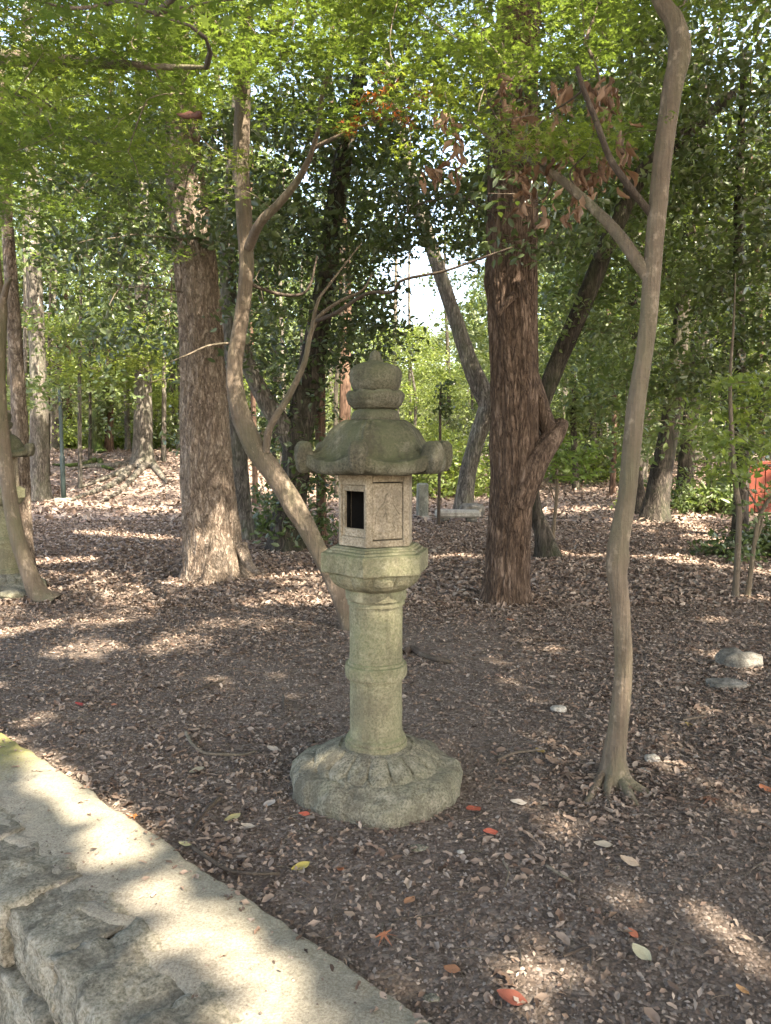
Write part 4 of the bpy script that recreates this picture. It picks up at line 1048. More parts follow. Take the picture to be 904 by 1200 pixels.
# back left trunks
T10 = Tree('cedar_tree', 'tall grey peeling trunk beyond the second lantern, left of the green post', [(45, 566), (46, 540), (46, 480), (44, 420), (41, 340), (38, 250), (36, 160)], [27, 21, 19, 18, 17, 15, 13], 20.3, MAT['bark_grey'], amp=.06, k=4, nseg=24, rows=70, flare=(.3, .3, 4, 0), up=([(0, 0, 4)], [8]), seed=31)
T11 = Tree('evergreen_oak', 'short mossy black trunk bulging to one side on top of the rooty bank', [(116, 541), (112, 520), (113, 500), (119, 480), (126, 460), (132, 430), (136, 380)], [17, 16, 16, 15, 12, 9, 7], 25.6, MAT['bark_moss'], amp=.08, k=3, nseg=20, rows=50, flare=(.3, .2, 3, 0), up=([(0, 0, 3)], [4]), seed=33)
T12 = Tree('cedar_tree', 'red-barked cedar trunk touching the mossy black trunk on the bank', [(128, 541), (128, 520), (129, 460), (130, 400), (131, 330), (131, 250), (131, 150)], [12, 10, 9, 9, 8, 8, 7], 26.0, MAT['bark_red'], amp=.05, k=4, nseg=18, rows=50, flare=(.3, .2, 3, 0), up=([(0, 0, 4)], [4]), seed=35)
T13 = Tree('cedar_tree', 'thick grey cedar trunk rising from exposed roots at the right end of the bank', [(168, 548), (168, 520), (168, 460), (168, 400), (167, 330), (167, 250), (166, 150)], [26, 21, 20, 19, 17, 16, 14], 23.6, MAT['bark_grey'], amp=.06, k=5, nseg=24, rows=60, flare=(.35, .3, 4, 0), up=([(0, 0, 4)], [8]), seed=37)
for pts in ([(168, 545), (150, 552), (125, 562), (98, 572)], [(172, 546), (158, 560), (140, 578), (118, 590)], [(178, 545), (190, 560), (196, 568)], [(160, 545), (130, 548), (105, 548), (85, 552)], [(150, 556), (132, 570), (100, 582), (84, 588)]):
    q = [G(a, b) for a, b in pts]; q = [p+np.array([0, 0, .05]) for p in q]
    T13.limb(q, .13, .035, name='root', world=True, nseg=8)
for pts in ([(112, 541), (100, 545), (80, 547), (62, 546)], [(118, 542), (120, 548), (134, 552)]):
    q = [G(a, b)+np.array([0, 0, .05]) for a, b in pts]
    T11.limb(q, .10, .03, name='root', world=True, nseg=8)
T14 = Tree('old_trunk', 'rough pinkish trunk half hidden behind the second lantern and the slim trunk', [(28, 682), (27, 660), (26, 620), (25, 580), (24, 520), (20, 440), (14, 340), (8, 240)], [30, 26, 22, 20, 18, 16, 14, 12], 9.3, MAT['bark_big_l'], amp=.08, k=4, nseg=28, rows=80, flare=(.35, .12, 4, 0), up=([(0, 0, 1.5)], [8]), seed=39)
# right-hand background trunks
T15 = Tree('evergreen_oak', 'short-looking black trunk under dark leaves just right of the foreground maple', [(768, 607), (770, 590), (775, 555), (783, 510), (790, 460), (798, 390), (806, 300), (812, 200)], [34, 28, 25, 22, 20, 18, 16, 14], 15.3, MAT['bark_dark'], amp=.06, k=5, nseg=24, rows=60, flare=(.35, .2, 4, 0), up=([(0, 0, 2)], [8]), seed=41)
T16 = Tree('evergreen_oak', 'farther black trunk rising beside the sunlit path, right of the short-looking trunk', [(801, 584), (803, 560), (806, 520), (812, 470), (818, 400), (822, 300), (824, 200)], [24, 19, 18, 17, 15, 13, 12], 19.0, MAT['bark_dark'], amp=.06, k=4, nseg=20, rows=50, flare=(.3, .2, 4, 0), up=([(0, 0, 2)], [6]), seed=43)
T17 = Tree('evergreen_oak', 'dark trunk with a flared foot peeping out behind the right edge of the foreground maple', [(752, 594), (747, 570), (746, 530), (746, 480), (744, 400), (740, 300), (736, 180)], [22, 15, 14, 13, 12, 11, 10], 17.0, MAT['bark_dark'], amp=.06, k=4, nseg=20, rows=50, flare=(.5, .25, 3, 0), up=([(0, 0, 2)], [6]), seed=45)
T18 = Tree('dark_trunk', 'upright dark trunk behind the sapling pair, beside the vermilion boards', [(868, 640), (868, 600), (870, 550), (869, 500), (867, 430), (866, 340), (866, 240)], [20, 17, 16, 15, 13, 12, 10], 10.8, MAT['bark_dark'], amp=.06, k=4, nseg=20, rows=60, flare=(.3, .15, 3, 0), up=([(0, 0, 2)], [6]), seed=47)
T19 = Tree('sapling', 'taller of two bare saplings rooted in the sunlit litter before the dark trunk', [(862, 700), (863, 680), (865, 640), (866, 600), (860, 550), (857, 500), (856, 440), (860, 380), (862, 320)], [9, 7.5, 7, 6.5, 6, 5, 4, 2.5, 1], 7.45, MAT['branch'], amp=.06, k=3, nseg=12, rows=50, flare=(.4, .05, 3, 0), seed=49)
T20 = Tree('sapling', 'shorter sapling leaning away beside its taller twin near the vermilion boards', [(876, 699), (880, 670), (884, 640), (889, 610), (897, 592), (908, 578), (925, 560)], [6.5, 5.5, 5, 5, 4.5, 4, 3], 7.5, MAT['maple'], amp=.06, k=3, nseg=12, rows=50, flare=(.4, .05, 3, 0), seed=51)
T20.limb([(884, 640, 7.5), (893, 610, 7.5), (880, 580, 7.6), (868, 560, 7.6), (862, 545, 7.7)], 3, 1.5)
T21 = Tree('sapling', 'thin sapling with pale fresh leaves right of the red-brown trunk', [(648, 642), (649, 620), (652, 590), (653, 560), (650, 535), (648, 515)], [5.5, 4.5, 4, 3.5, 3, 1.5], 10.6, MAT['maple'], amp=.06, k=3, nseg=10, rows=40, flare=(.3, .05, 3, 0), seed=53)
T21.limb([(652, 590, 10.6), (644, 570, 10.6), (634, 558, 10.6), (628, 552, 10.6)], 2, 1)
T21.crown(np.array([P(random.uniform(625, 690), random.uniform(512, 562), random.uniform(10, 11.2)) for _ in range(26)]), .22, 26, .09, MAT['leaf_broad'], T_OVAL, .5, .3)
T22 = Tree('sapling', 'dead-straight thin sapling with a tuft of blackish leaves right of the lantern', [(514, 594), (515, 560), (516, 520), (516, 480), (517, 452)], [4.5, 3.6, 3.2, 3, 2], 14.5, MAT['twig'], amp=.05, k=3, nseg=8, rows=24, flare=(.2, .05, 3, 0), seed=55)
T22.crown(np.array([P(517+random.gauss(0, 5), random.uniform(448, 488), 14.5+random.uniform(-.1, .1)) for _ in range(14)]), .12, 12, .10, MAT['leaf_dark'], T_OVAL, 1.0, .8, twig=False)
T23 = Tree('leaning_tree', 'dark tree with a mossy foot leaning up to the right behind the red-brown trunk', [(644, 642), (636, 622), (628, 600), (622, 560), (626, 510), (640, 460), (660, 410), (682, 360), (700, 315), (722, 262), (752, 205), (800, 160), (860, 110)],
           [26, 19, 17, 17, 18, 19, 20, 21, 21, 20, 18, 15, 10], 10.2, MAT['bark_dark'], amp=.07, k=4, nseg=24, rows=100, flare=(.5, .15, 3, 0), seed=57)
T23.crown(band(60, 640, 860, 120, 420, 9.5, 12.5, lambda x, y: sky_ok(x, y)), .45, 55, .09, MAT['leaf_mid'], T_OVAL, .9, .5)
for k, (x, y, Y, top, lab, w) in enumerate(((94, 563, 21.5, 330, 'whip-thin sapling halfway between the green post and the mossy trunk', 5), (106, 548, 24, 400, 'whip-thin sapling just in front of the mossy trunk', 4), (31, 560, 22, 330, 'thin dark stem left of the grey peeling trunk', 6), (56, 552, 22.5, 380, 'thin dark stem close to the right side of the grey peeling trunk', 5), (192, 545, 24, 350, 'thin trunk between the cedar and the massive scaly trunk', 6),
                                            (322, 585, 16, 400, 'thin stem between the leaning maple and the ivy-clad trunk', 5), (355, 580, 17, 420, 'thin stem just left of the broken-topped snag', 6), (702, 560, 30, 420, 'thin far stem between the pale-leaved sapling and the foreground maple', 6), (712, 558, 31, 430, 'thinnest far stem beside the foreground maple', 4), (525, 560, 32, 330, 'far thin stem under the white sky gap', 5), (482, 560, 34, 300, 'very thin pale pole-like stem seen in the white sky gap', 4))):
    g = G(x, y); 
    Y = min(Y, 34)
    b = P(x, y, Y)
    Tree('slim_tree', lab, [(x, y), (x+random.uniform(-2, 2), (y+top)/2), (x+random.uniform(-4, 4), top), (x+random.uniform(-6, 6), top-120)], [w, w*.85, w*.65, w*.3], Y, MAT['bark_dark' if k % 2 else 'bark_grey'], amp=.05, k=3, nseg=10, rows=24, flare=(.3, .15, 3, 0), seed=60+k, group='slim stems in the wood')

for k, (x, Y, w, where) in enumerate(((150, 27, 7, 'between the mossy trunk and the cedar'), (205, 30, 8, 'just left of the massive scaly trunk'), (82, 31, 8, 'right behind the green post'), (62, 28, 6, 'between grey peeling trunk and green post'), (15, 26, 9, 'left of the old pinkish trunk'),
                                      (300, 19, 7, 'in the loop of the leaning maple'), (330, 24, 6, 'left of the ivy-clad trunk'), (395, 22, 6, 'left of the lantern finial'), (405, 28, 8, 'close beside the lantern finial'), (458, 30, 6, 'just right of the lantern finial'), (675, 24, 8, 'left of the foreground maple'), (718, 22, 7, 'almost touching the foreground maple'), (832, 20, 8, 'between the farther black trunk and the sapling pair'), (845, 26, 7, 'nearest the sapling pair'), (892, 17, 9, 'over the vermilion boards'))):
    bx_ = (x-452)/FPX*Y; pz = float(H(bx_, Y)); yb = 600+FPX*((CAMZ-pz)/Y-sp)/cp
    Tree('slim_tree', 'slender straight stem ' + where, [(x, yb), (x+random.uniform(-4, 4), yb-120), (x+random.uniform(-8, 8), yb-260), (x+random.uniform(-12, 12), yb-420)], [w, w*.85, w*.65, w*.4], Y, MAT[('bark_grey', 'bark_dark', 'bark_red')[k % 3]], amp=.05, k=3, nseg=10, rows=24, flare=(.3, .15, 3, 0), seed=90+k, group='slim stems in the wood')
# ------------------------------------------------------------------ evergreen crowns of those trees
T4.crown(band(120, 60, 330, 130, 420, 7.0, 10.5, lambda x, y: sky_ok(x, y)*(1 if y < 300 else .25)*(.5 if abs(x-230) < 38 and y > 215 else 1)), .42, 60, .085, MAT['leaf_dark'], T_OVAL, .9, .5, twr=.012)
T5.crown(np.vstack([band(90, 560, 700, 60, 300, 6.2, 9.5, sky_ok), band(40, 440, 560, 215, 300, 8, 10, sky_ok)]), .36, 55, .08, MAT['leaf_dark'], T_OVAL, .9, .5, twr=.012)
T6.crown(np.vstack([band(150, 290, 470, 120, 430, 9.5, 13, sky_ok), band(26, 325, 372, 440, 640, 10.6, 11.2)]), .50, 60, .10, MAT['leaf_dark'], T_OVAL, .9, .55)
T10.crown(band(70, -60, 140, 100, 480, 17, 22, sky_ok), .8, 60, .17, MAT['leaf_mid'], T_LOZ, .9, .4)
T13.crown(band(90, 90, 320, 150, 500, 18, 24, lambda x, y: sky_ok(x, y)*(1 if y < 400 else .4)), .9, 60, .18, MAT['leaf_dark'], T_LOZ, .9, .4)
T11.crown(band(80, 50, 190, 370, 450, 20, 25), .7, 70, .14, MAT['leaf_lime'], T_OVAL, .5, .35)
T15.crown(band(190, 690, 960, 150, 540, 11, 17, lambda x, y: sky_ok(x, y)*(1 if y < 470 else .4)), .70, 60, .13, MAT['leaf_mid'], T_OVAL, .8, .5)
T18.crown(np.vstack([band(130, 800, 1000, 60, 470, 8.5, 12, lambda x, y: sky_ok(x, y)*.9), band(16, 850, 904, 440, 540, 9, 11)]), .48, 60, .10, MAT['leaf_dark'], T_OVAL, .8, .5)
T16.crown(band(100, 720, 920, 300, 530, 16, 22, lambda x, y: sky_ok(x, y)), .9, 60, .16, MAT['leaf_mid'], T_OVAL, .8, .45)
T19.crown(band(34, 830, 915, 440, 560, 7.0, 8.2), .22, 30, .085, MAT['leaf_lime'], T_OVAL, .7, .4)
T20.crown(band(18, 845, 930, 560, 660, 7.2, 8.2), .16, 14, .07, MAT['leaf_mid'], T_OVAL, .8, .5)
T17.crown(band(80, 640, 780, 250, 480, 13, 18, sky_ok), .65, 60, .13, MAT['leaf_mid'], T_OVAL, .8, .5)
T9.crown(band(40, 400, 560, 60, 300, 11, 14, lambda x, y: sky_ok(x, y)*.8), .6, 50, .11, MAT['leaf_mid'], T_OVAL, .9, .5)
T7.crown(band(60, 200, 330, 230, 560, 11.5, 14, lambda x, y: 1 if y < 440 else .25), .5, 50, .10, MAT['leaf_dark'], T_OVAL, .9, .5)

T5.crown(band(150, 440, 820, -80, 210, 8.5, 14, lambda x, y: sky_ok(x, y)*.95), .55, 70, .10, MAT['leaf_mid'], T_OVAL, .9, .5, name='upper_crown')
T4.crown(band(170, -60, 480, -80, 250, 9, 15, lambda x, y: sky_ok(x, y)*.95), .6, 70, .11, MAT['leaf_dark'], T_OVAL, .9, .5, name='upper_crown')
T15.crown(band(260, 640, 1000, -80, 270, 11, 20, lambda x, y: sky_ok(x, y)), .8, 70, .14, MAT['leaf_dark'], T_OVAL, .8, .5, name='upper_crown')
T10.crown(band(90, -60, 300, 60, 330, 18, 26, lambda x, y: sky_ok(x, y)), 1.0, 70, .16, MAT['leaf_mid'], T_OVAL, .8, .5, name='upper_crown')
# high crowns added out of view over the glade to shade lantern and soil
def overhead(n, box, z0, z1):
    return np.stack([rng.uniform(box[0], box[1], n), rng.uniform(box[2], box[3], n), rng.uniform(z0, z1, n)], -1)
C_all = overhead(720, (-7, 15, -10, 14), 7.0, 11.5)
def not_in_view(c):      # only what stands above or behind the picture
    d = c-np.array([0, 0, CAMZ]); dep = d[:, 1]*cp - d[:, 2]*sp; up_ = d[:, 1]*sp + d[:, 2]*cp
    return (dep < .2) | (up_/np.maximum(dep, .2) > .72)
C_all = np.vstack([C_all, overhead(420, (-3, 9, -10, 5), 6.5, 11)])
C_all = C_all[not_in_view(C_all)]
shade = []  # unseen trees put in to carry the shading crowns
for (lab, x, y, h, r) in (('tall unseen shade tree added beyond the lower path behind the viewer', 5.2, -3.2, 8.5, .22), ('second tall unseen shade tree added farther back along the lower path', 1.0, -7.5, 8.5, .25), ('unseen shade tree added past the foreground maple', 8.8, 3.6, 8.5, .22)):
    b = np.array([x, y, float(H(x, y))])
    t = thing('evergreen_oak', lab, 'tree', b, 'unseen shade trees added around the glade')
    pts = [b-[0, 0, .1], b+[.1, .1, 2.5], b+[.0, .3, 5.5], b+[.3, .2, h], b+[.5, .5, h+3]]
    add_tube('trunk', pts, [r, r*.85, r*.7, r*.5, .05], MAT['bark_grey'], t, 20, 40, bark_disp(x, .05, 5), root_flare(.4, .2, 4), loc=b)
    shade.append((t, b, list(catmull(pts, 30))))
own = [(T4.root, T4.base, T4.top), (T5.root, T5.base, T5.top)]+shade
bx = np.array([o[1][:2] for o in own])
bx[0] = (-2.2, 8.0); bx[1] = (2.2, 6.5)
idx = np.linalg.norm(C_all[:, None, :2]-bx[None], axis=2).argmin(1)
for k, (t, b, sk) in enumerate(own):
    c = C_all[idx == k]
    if not len(c): continue
    lv = sub_clumps(c, 1.0, 170, .45)
    V, F = leafcloud(lv, .26, T_LOZ, .7)
    link('shade_crown', mesh_np('shade_crown', V-b, F, False), MAT['leaf_high'], t, kind='stuff')
    a, b_, r = branching(np.array(sk)[-12:], c, .012)
    V, F = twigs(a, b_, r, .006)
    link('twigs', mesh_np('twigs', V-b, F, True), MAT['branch'], t, kind='stuff')

# ------------------------------------------------------------------ the wood behind
def bg_tree(name, h, r, z0, rad, nc, ne, ls, leaf, bark, seed, cat='tree'):
    t = thing(name, 'x x x x', cat, (0, 0, 0))
    rr = random.Random(seed)
    pts = [(0, 0, -.3)]+[(rr.gauss(0, .25)*k/3, rr.gauss(0, .25)*k/3, h*k/5) for k in range(1, 6)]
    add_tube('trunk', [np.array(p, float) for p in pts], [r, r*.85, r*.7, r*.55, r*.35, .03], MAT[bark], t, 10, 18, bark_disp(seed, .06, 3))
    sk = catmull(pts, 24)
    c = []
    while len(c) < nc:
        z = rr.uniform(z0, h); f = (z-z0)/(h-z0)
        R = rad*(math.sin(math.pi*min(1, f*.85+.13))**.7)
        a = rr.uniform(0, 6.28); q = R*rr.uniform(.15, 1)**.6
        c.append((math.cos(a)*q, math.sin(a)*q, z))
    c = np.array(c)
    V, F = leafcloud(sub_clumps(c, rad*.27, ne, .5), ls, T_LOZ, .9, filt=False)
    link('crown', mesh_np('crown', V, F, False), MAT[leaf], t, kind='stuff')
    a, b_, r_ = branching(sk[7:], c, .012)
    V, F = twigs(a, b_, r_, .005)
    link('limbs', mesh_np('limbs', V, F, True), MAT[bark], t, kind='stuff')
    return t
KINDS = [(bg_tree('broadleaf_tree', 11, .16, 2.2, 3.0, 80, 150, .16, 'leaf_far', 'bark_grey', 1), 'bushy light green tree'),
         (bg_tree('broadleaf_tree', 9, .14, 1.5, 3.2, 80, 150, .15, 'leaf_lime', 'bark_grey', 2), 'yellow-green low-branched tree'),
         (bg_tree('evergreen_tree', 15, .22, 4.0, 3.2, 100, 150, .16, 'leaf_dark', 'bark_dark', 3), 'tall dark evergreen'),
         (bg_tree('cedar_tree', 19, .24, 7.5, 2.4, 90, 140, .16, 'leaf_mid', 'bark_red', 4), 'tall bare-trunked cedar'),
         (bg_tree('evergreen_tree', 13, .2, 2.5, 3.2, 100, 150, .16, 'leaf_mid', 'bark_grey', 5), 'rounded mid-green evergreen')]
LM = [(-400, 'off beyond the second lantern'), (-20, 'behind the second lantern'), (70, 'behind the green post'), (130, 'behind the mossy black trunk'), (195, 'behind the cedar on the bank'), (255, 'behind the massive scaly trunk'), (310, 'behind the leaning maple'), (365, 'behind the broken-topped snag'),
      (430, 'behind the lantern finial'), (490, 'under the white sky gap'), (545, 'behind the bent grey tree'), (610, 'behind the red-brown trunk'), (680, 'behind the pale-leaved sapling'), (740, 'behind the foreground maple'), (800, 'beyond the sunlit path'), (870, 'behind the sapling pair'), (940, 'past the vermilion boards'), (1300, 'far past the vermilion boards')]
used = {}
first = [True]*5
spots = []
tries = 0
while len(spots) < 120 and tries < 6000:
    tries += 1
    Y = random.choice([random.uniform(23, 34), random.uniform(30, 48), random.uniform(44, 75)])
    x = random.uniform(-260, 1160); X = (x-452)/FPX*Y
    if any((X-a)**2+(Y-b)**2 < (2.6+.03*Y)**2 for a, b, *_ in spots): continue
    if Y < 27 and (-40 < x < 240): continue
    if Y < 30 and 760 < x < 850: continue
    k = random.choices(range(5), [3, 3, 3, 2, 3])[0]
    gapzone = 425 < x < 560 or ((-20 < x < 65 or 95 < x < 200) and random.random() < .75)
    if gapzone: k = random.choice([0, 1])
    if x > 640 and k == 3: k = 4
    spots.append((X, Y, x, k, gapzone))
rank = ['nearer ', 'farther ', 'hindmost ', 'deep-set ', 'faint ', 'half-hidden ', 'barely visible ', 'thin ', 'last '] + ['tucked-away ']*9
for (X, Y, x, k, gz) in spots:
    proto, adj = KINDS[k]
    where = min(LM, key=lambda l: abs(l[0]-x))[1]
    key = (adj, where); n = used.get(key, 0); used[key] = n+1
    lab = f'{adj} in the far wood {where}' if n == 0 else f'{rank[min(n, 12)]}{adj} in the wood {where}'
    sc = random.uniform(.8, 1.2)
    if gz: sc = min(sc, (CAMZ + .16*Y)/(11 if k == 0 else 9))*random.uniform(.85, 1.0)
    loc = (X, Y, float(H(X, Y)))
    if first[k]:
        first[k] = False; proto.location = loc; proto.rotation_euler[2] = random.uniform(0, 6.28); proto.scale = (sc,)*3; proto['label'] = lab; proto['group'] = 'trees of the far wood'
    else:
        copy_tree(proto, loc, random.uniform(0, 6.28), lab, sc, 'trees of the far wood')
# far-off wood and understorey read as one mass
c = []
for _ in range(900):
    Y = random.uniform(26, 70); x = random.uniform(-300, 1200); X = (x-452)/FPX*Y
    c.append((X, Y, float(H(X, Y))+random.uniform(.1, 2.4)*(.5+Y/60)))
V, F = leafcloud(sub_clumps(np.array(c), 1.3, 180, .6), .14, T_LOZ, .9, filt=False)
MAT['leaf_under'] = leaf_mat('leaf_under', [(.05, .07, .03), (.08, .10, .045), (.13, .15, .07), (.06, .08, .035)], .3, (1.4, 1.4, .8))
o = link('undergrowth', mesh_np('undergrowth', V, F, False), MAT['leaf_under'], kind='stuff'); tagit(o, 'light green undergrowth filling the far wood', 'undergrowth')
c = []
for _ in range(1500):
    Y = random.uniform(75, 120); a = random.uniform(-1.0, 1.0); X = a*Y
    c.append((X, Y, random.uniform(0, 1)**.8*(14 if not (-.03 < a < .11) else 9)))
V, F = leafcloud(sub_clumps(np.array(c), 3.2, 60, .6), .7, T_LOZ, .9, filt=False)
o = link('far_wood', mesh_np('far_wood', V, F, False), MAT['leaf_far'], kind='stuff'); tagit(o, 'hazy green mass of the farthest trees', 'wood')
# shrubs with their own place
def shrub(label, cx, cy, Y, R, n, ne, ls, mat, rz=.8, name='shrub', z=None):
    b = P(cx, cy, Y); b[2] = float(H(b[0], b[1]))
    t = thing(name, label, 'shrub', b)
    d = rng.normal(0, 1, (n, 3)); d /= np.linalg.norm(d, axis=1)[:, None]; d[:, 2] = np.abs(d[:, 2])
    c = b+d*np.array(R)*rng.uniform(.3, 1, (n, 1))
    V, F = leafcloud(sub_clumps(c, .28*max(R), ne, rz), ls, T_OVAL, .9)
    link('foliage', mesh_np('foliage', V-b, F, False), mat, t, kind='stuff')
    V, F = twigs(np.repeat(b[None], n, 0)+rng.normal(0, .05, (n, 3)), c, .012, .004)
    link('stems', mesh_np('stems', V-b, F, True), MAT['branch'], t, kind='stuff')
shrub('dark shrub crouching at the foot of the vermilion boards', 900, 655, 10.2, (.9, .7, .5), 40, 40, .10, MAT['leaf_dark'])
shrub('light green bush behind the bent grey tree foot', 530, 575, 23, (2.2, 1.2, 1.8), 70, 50, .14, MAT['leaf_lime'])
shrub('pale green bush behind the lantern roof', 470, 575, 27, (2.4, 1.4, 2.4), 70, 50, .15, MAT['leaf_far'])
shrub('yellow-green bush glowing behind the green post', 80, 545, 29, (2.6, 1.4, 1.6), 70, 60, .15, MAT['leaf_lime'])
shrub('yellow-green bush glowing between the mossy trunk and the cedar', 145, 545, 29.5, (2.2, 1.4, 1.5), 60, 60, .15, MAT['leaf_lime'])
shrub('yellow-green bush glowing right of the cedar', 195, 545, 30, (2.0, 1.4, 1.5), 60, 60, .15, MAT['leaf_lime'])
shrub('low bush with light leaves left of the second grey trunk', 312, 600, 13.5, (.6, .5, .9), 26, 34, .09, MAT['leaf_dark'])
shrub('sparse low plants beside the far black trunks', 780, 590, 18, (1.2, .5, .6), 24, 30, .12, MAT['leaf_mid'])
shrub('bright bush at the back right of the red-brown trunk', 690, 560, 28, (2.6, 1.5, 2.4), 70, 50, .16, MAT['leaf_lime'])
shrub('leafy bush between the farther black trunk and the dark upright trunk', 840, 590, 17, (1.3, .9, 1.6), 50, 50, .12, MAT['leaf_mid'])

# ------------------------------------------------------------------ small built things
# green post
b = G(75, 587); pt = thing('metal_post', 'thin dark green metal post on a small concrete foot in front of the rooty bank', 'post', b)
top = P(73, 455, b[1]); midz = P(75, 535, b[1])[2]
V, F = lathe([(.001, .03), (.062, .03), (.062, midz-b[2]), (.050, midz-b[2]+.015), (.045, midz-b[2]+.03), (.045, top[2]-b[2]), (.03, top[2]-b[2]+.02), (.001, top[2]-b[2]+.025)], 16)
link('pole', mesh_np('pole', V, F), MAT['pole'], pt)
V, F = box_bevel(0, 0, .02, .42, .36, .12, .2, .02); link('foot', mesh_py('foot', V, F), MAT['mat_post'], pt)
# stone post
b = G(495, 606); V, F = box_bevel(0, 0, .34, .225, .2, .76, .25, .03); V = roughen(V, .01, 8, 3)
sp_ = thing('stone_post', 'short square stone post standing upright beside the stone slab', 'post', b)
link('shaft', mesh_py('shaft', V, F), MAT['mat_post'], sp_)
V, F = box_bevel(0, 0, .0, .36, .32, .08, .25, .025); link('foot', mesh_py('foot', V, F), MAT['rock_pale'], sp_)
# slab on stones
b = G(536, 612); sl = thing('stone_bench', 'low pale stone slab lying on two small stones by the bent grey tree', 'stone slab', b)
V, F = box_bevel(0, 0, .17, .88, .32, .15, .04, .04); V = roughen(V, .03, 5, 3)
link('slab', mesh_py('slab', V, F), MAT['rock_pale'], sl)
for dx in (-.26, .28):
    o = link('support', rock_mesh('support', .12, .12, .09, dx*10, 3), MAT['rock'], sl); o.location = (dx, 0, .05)
b2 = G(550, 607); o = link('rock', rock_mesh('rock', .3, .2, .19, 77, 4), MAT['rock'], loc=(b2[0]+.05, b2[1]+.1, b2[2]+.12)); tagit(o, 'rounded grey rock at the right end of the stone slab', 'rock')
def rock(px, py, wpx_, flat_, label, mat='rock', seed=1, hz=.45):
    b = G(px, py); w = wpx_*b[1]/FPX/2
    o = link('rock', rock_mesh('rock', w, w*.7, w*hz, seed, 4, .25, .25, .05), MAT[mat], loc=(b[0], b[1]+w*.3, b[2]+w*hz*.35)); o.rotation_euler[2] = random.uniform(-.3, .3)
    return tagit(o, label, 'rock')
rock(870, 782, 52, 1, 'rounded grey-green rock half sunk in leaves, larger of the two at the right', 'rock', 3, .55)
rock(855, 806, 52, 1, 'flat dark stone just in front of the rounded grey-green rock', 'rock', 5, .22)
rock(765, 892, 18, 1, 'small round grey stone in the litter right of the maple foot', 'rock_pale', 7, .6)
rock(655, 834, 20, 1, 'small white chipped stone between lantern and maple', 'rock_pale', 9, .5)
rock(491, 996, 23, 1, 'flat greenish stone disc in front of the lantern base', 'lant_base', 11, .18)
rock(12, 702, 40, 1, 'mossy stone lying at the foot of the second lantern', 'lant_base', 13, .4)
rock(10, 1178, 20, 1, 'x', 'rock', 1, .2) if False else None
rock(506, 1172, 22, 1, 'small bluish flat stone near the bottom of the soil', 'lant_base', 15, .15)
rock(372, 640+245, 12, 1, 'pebble against the left side of the lantern base', 'rock_pale', 17, .6)
rock(757, 905, 14, 1, 'little tan stone below the small round grey stone', 'rock_pale', 19, .5)
rock(540, 1000, 9, 1, 'tiny pale pebble right of the greenish stone disc', 'rock_pale', 21, .6)
# sticks and surface root
def stick(pts, w0, w1, label, mat='branch', name='twig', cat='twig', lift=.02):
    q = [G(a, b)+np.array([0, 0, lift+.006*(k % 2)]) for k, (a, b) in enumerate(pts)]
    Y = q[0][1]
    o = add_tube(name, q, [w0/2*Y/FPX, w1/2*Y/FPX], MAT[mat], None, 8, 26, bark_disp(w0, .12, 2), loc=q[0]); o.location = tuple(q[0])
    return tagit(o, label, cat)
stick([(473, 768), (482, 763), (496, 770), (512, 776), (528, 778)], 9, 5, 'dark surface root curling out to the right of the lantern shaft', 'twig', 'root', 'root', .015)
stick([(218, 862), (225, 877), (240, 887), (262, 890), (285, 889), (300, 886)], 3.5, 2, 'thin pale curved twig lying left of the lantern base')
stick([(226, 999), (245, 1014), (268, 1026), (296, 1032), (328, 1030)], 6, 4, 'dark bent stick lying beside the coping below the lantern', 'twig')
stick([(258, 940), (244, 955), (230, 972), (225, 985)], 6, 3, 'short dark stick pointing away from the coping', 'twig')
stick([(583, 896), (600, 889), (618, 885), (638, 884)], 3.5, 2.5, 'thin pale stick leading to the dry leaves left of the maple foot')
stick([(640, 1020), (655, 1032), (672, 1040)], 3, 2, 'pale straw-like twig lying below the maple')
stick([(332, 818), (333, 832), (330, 842)], 3, 2, 'short upright-looking twig near the sunlit patch left of the lantern', 'twig')
stick([(590, 1015), (596, 1030), (592, 1045)], 3, 2, 'short twig in the soil in front of the greenish stone disc', 'branch')
stick([(660, 1128), (690, 1120), (694, 1138)], 4, 3, 'broken dark twig among pebbles at the lower right', 'twig')
stick([(800, 848), (818, 846), (838, 842)], 3, 2, 'thin twig on the litter below the flat dark stone')
stick([(262, 800), (235, 812), (210, 822)], 3, 2, 'thin dark twig lying on soil far left of the lantern', 'twig')
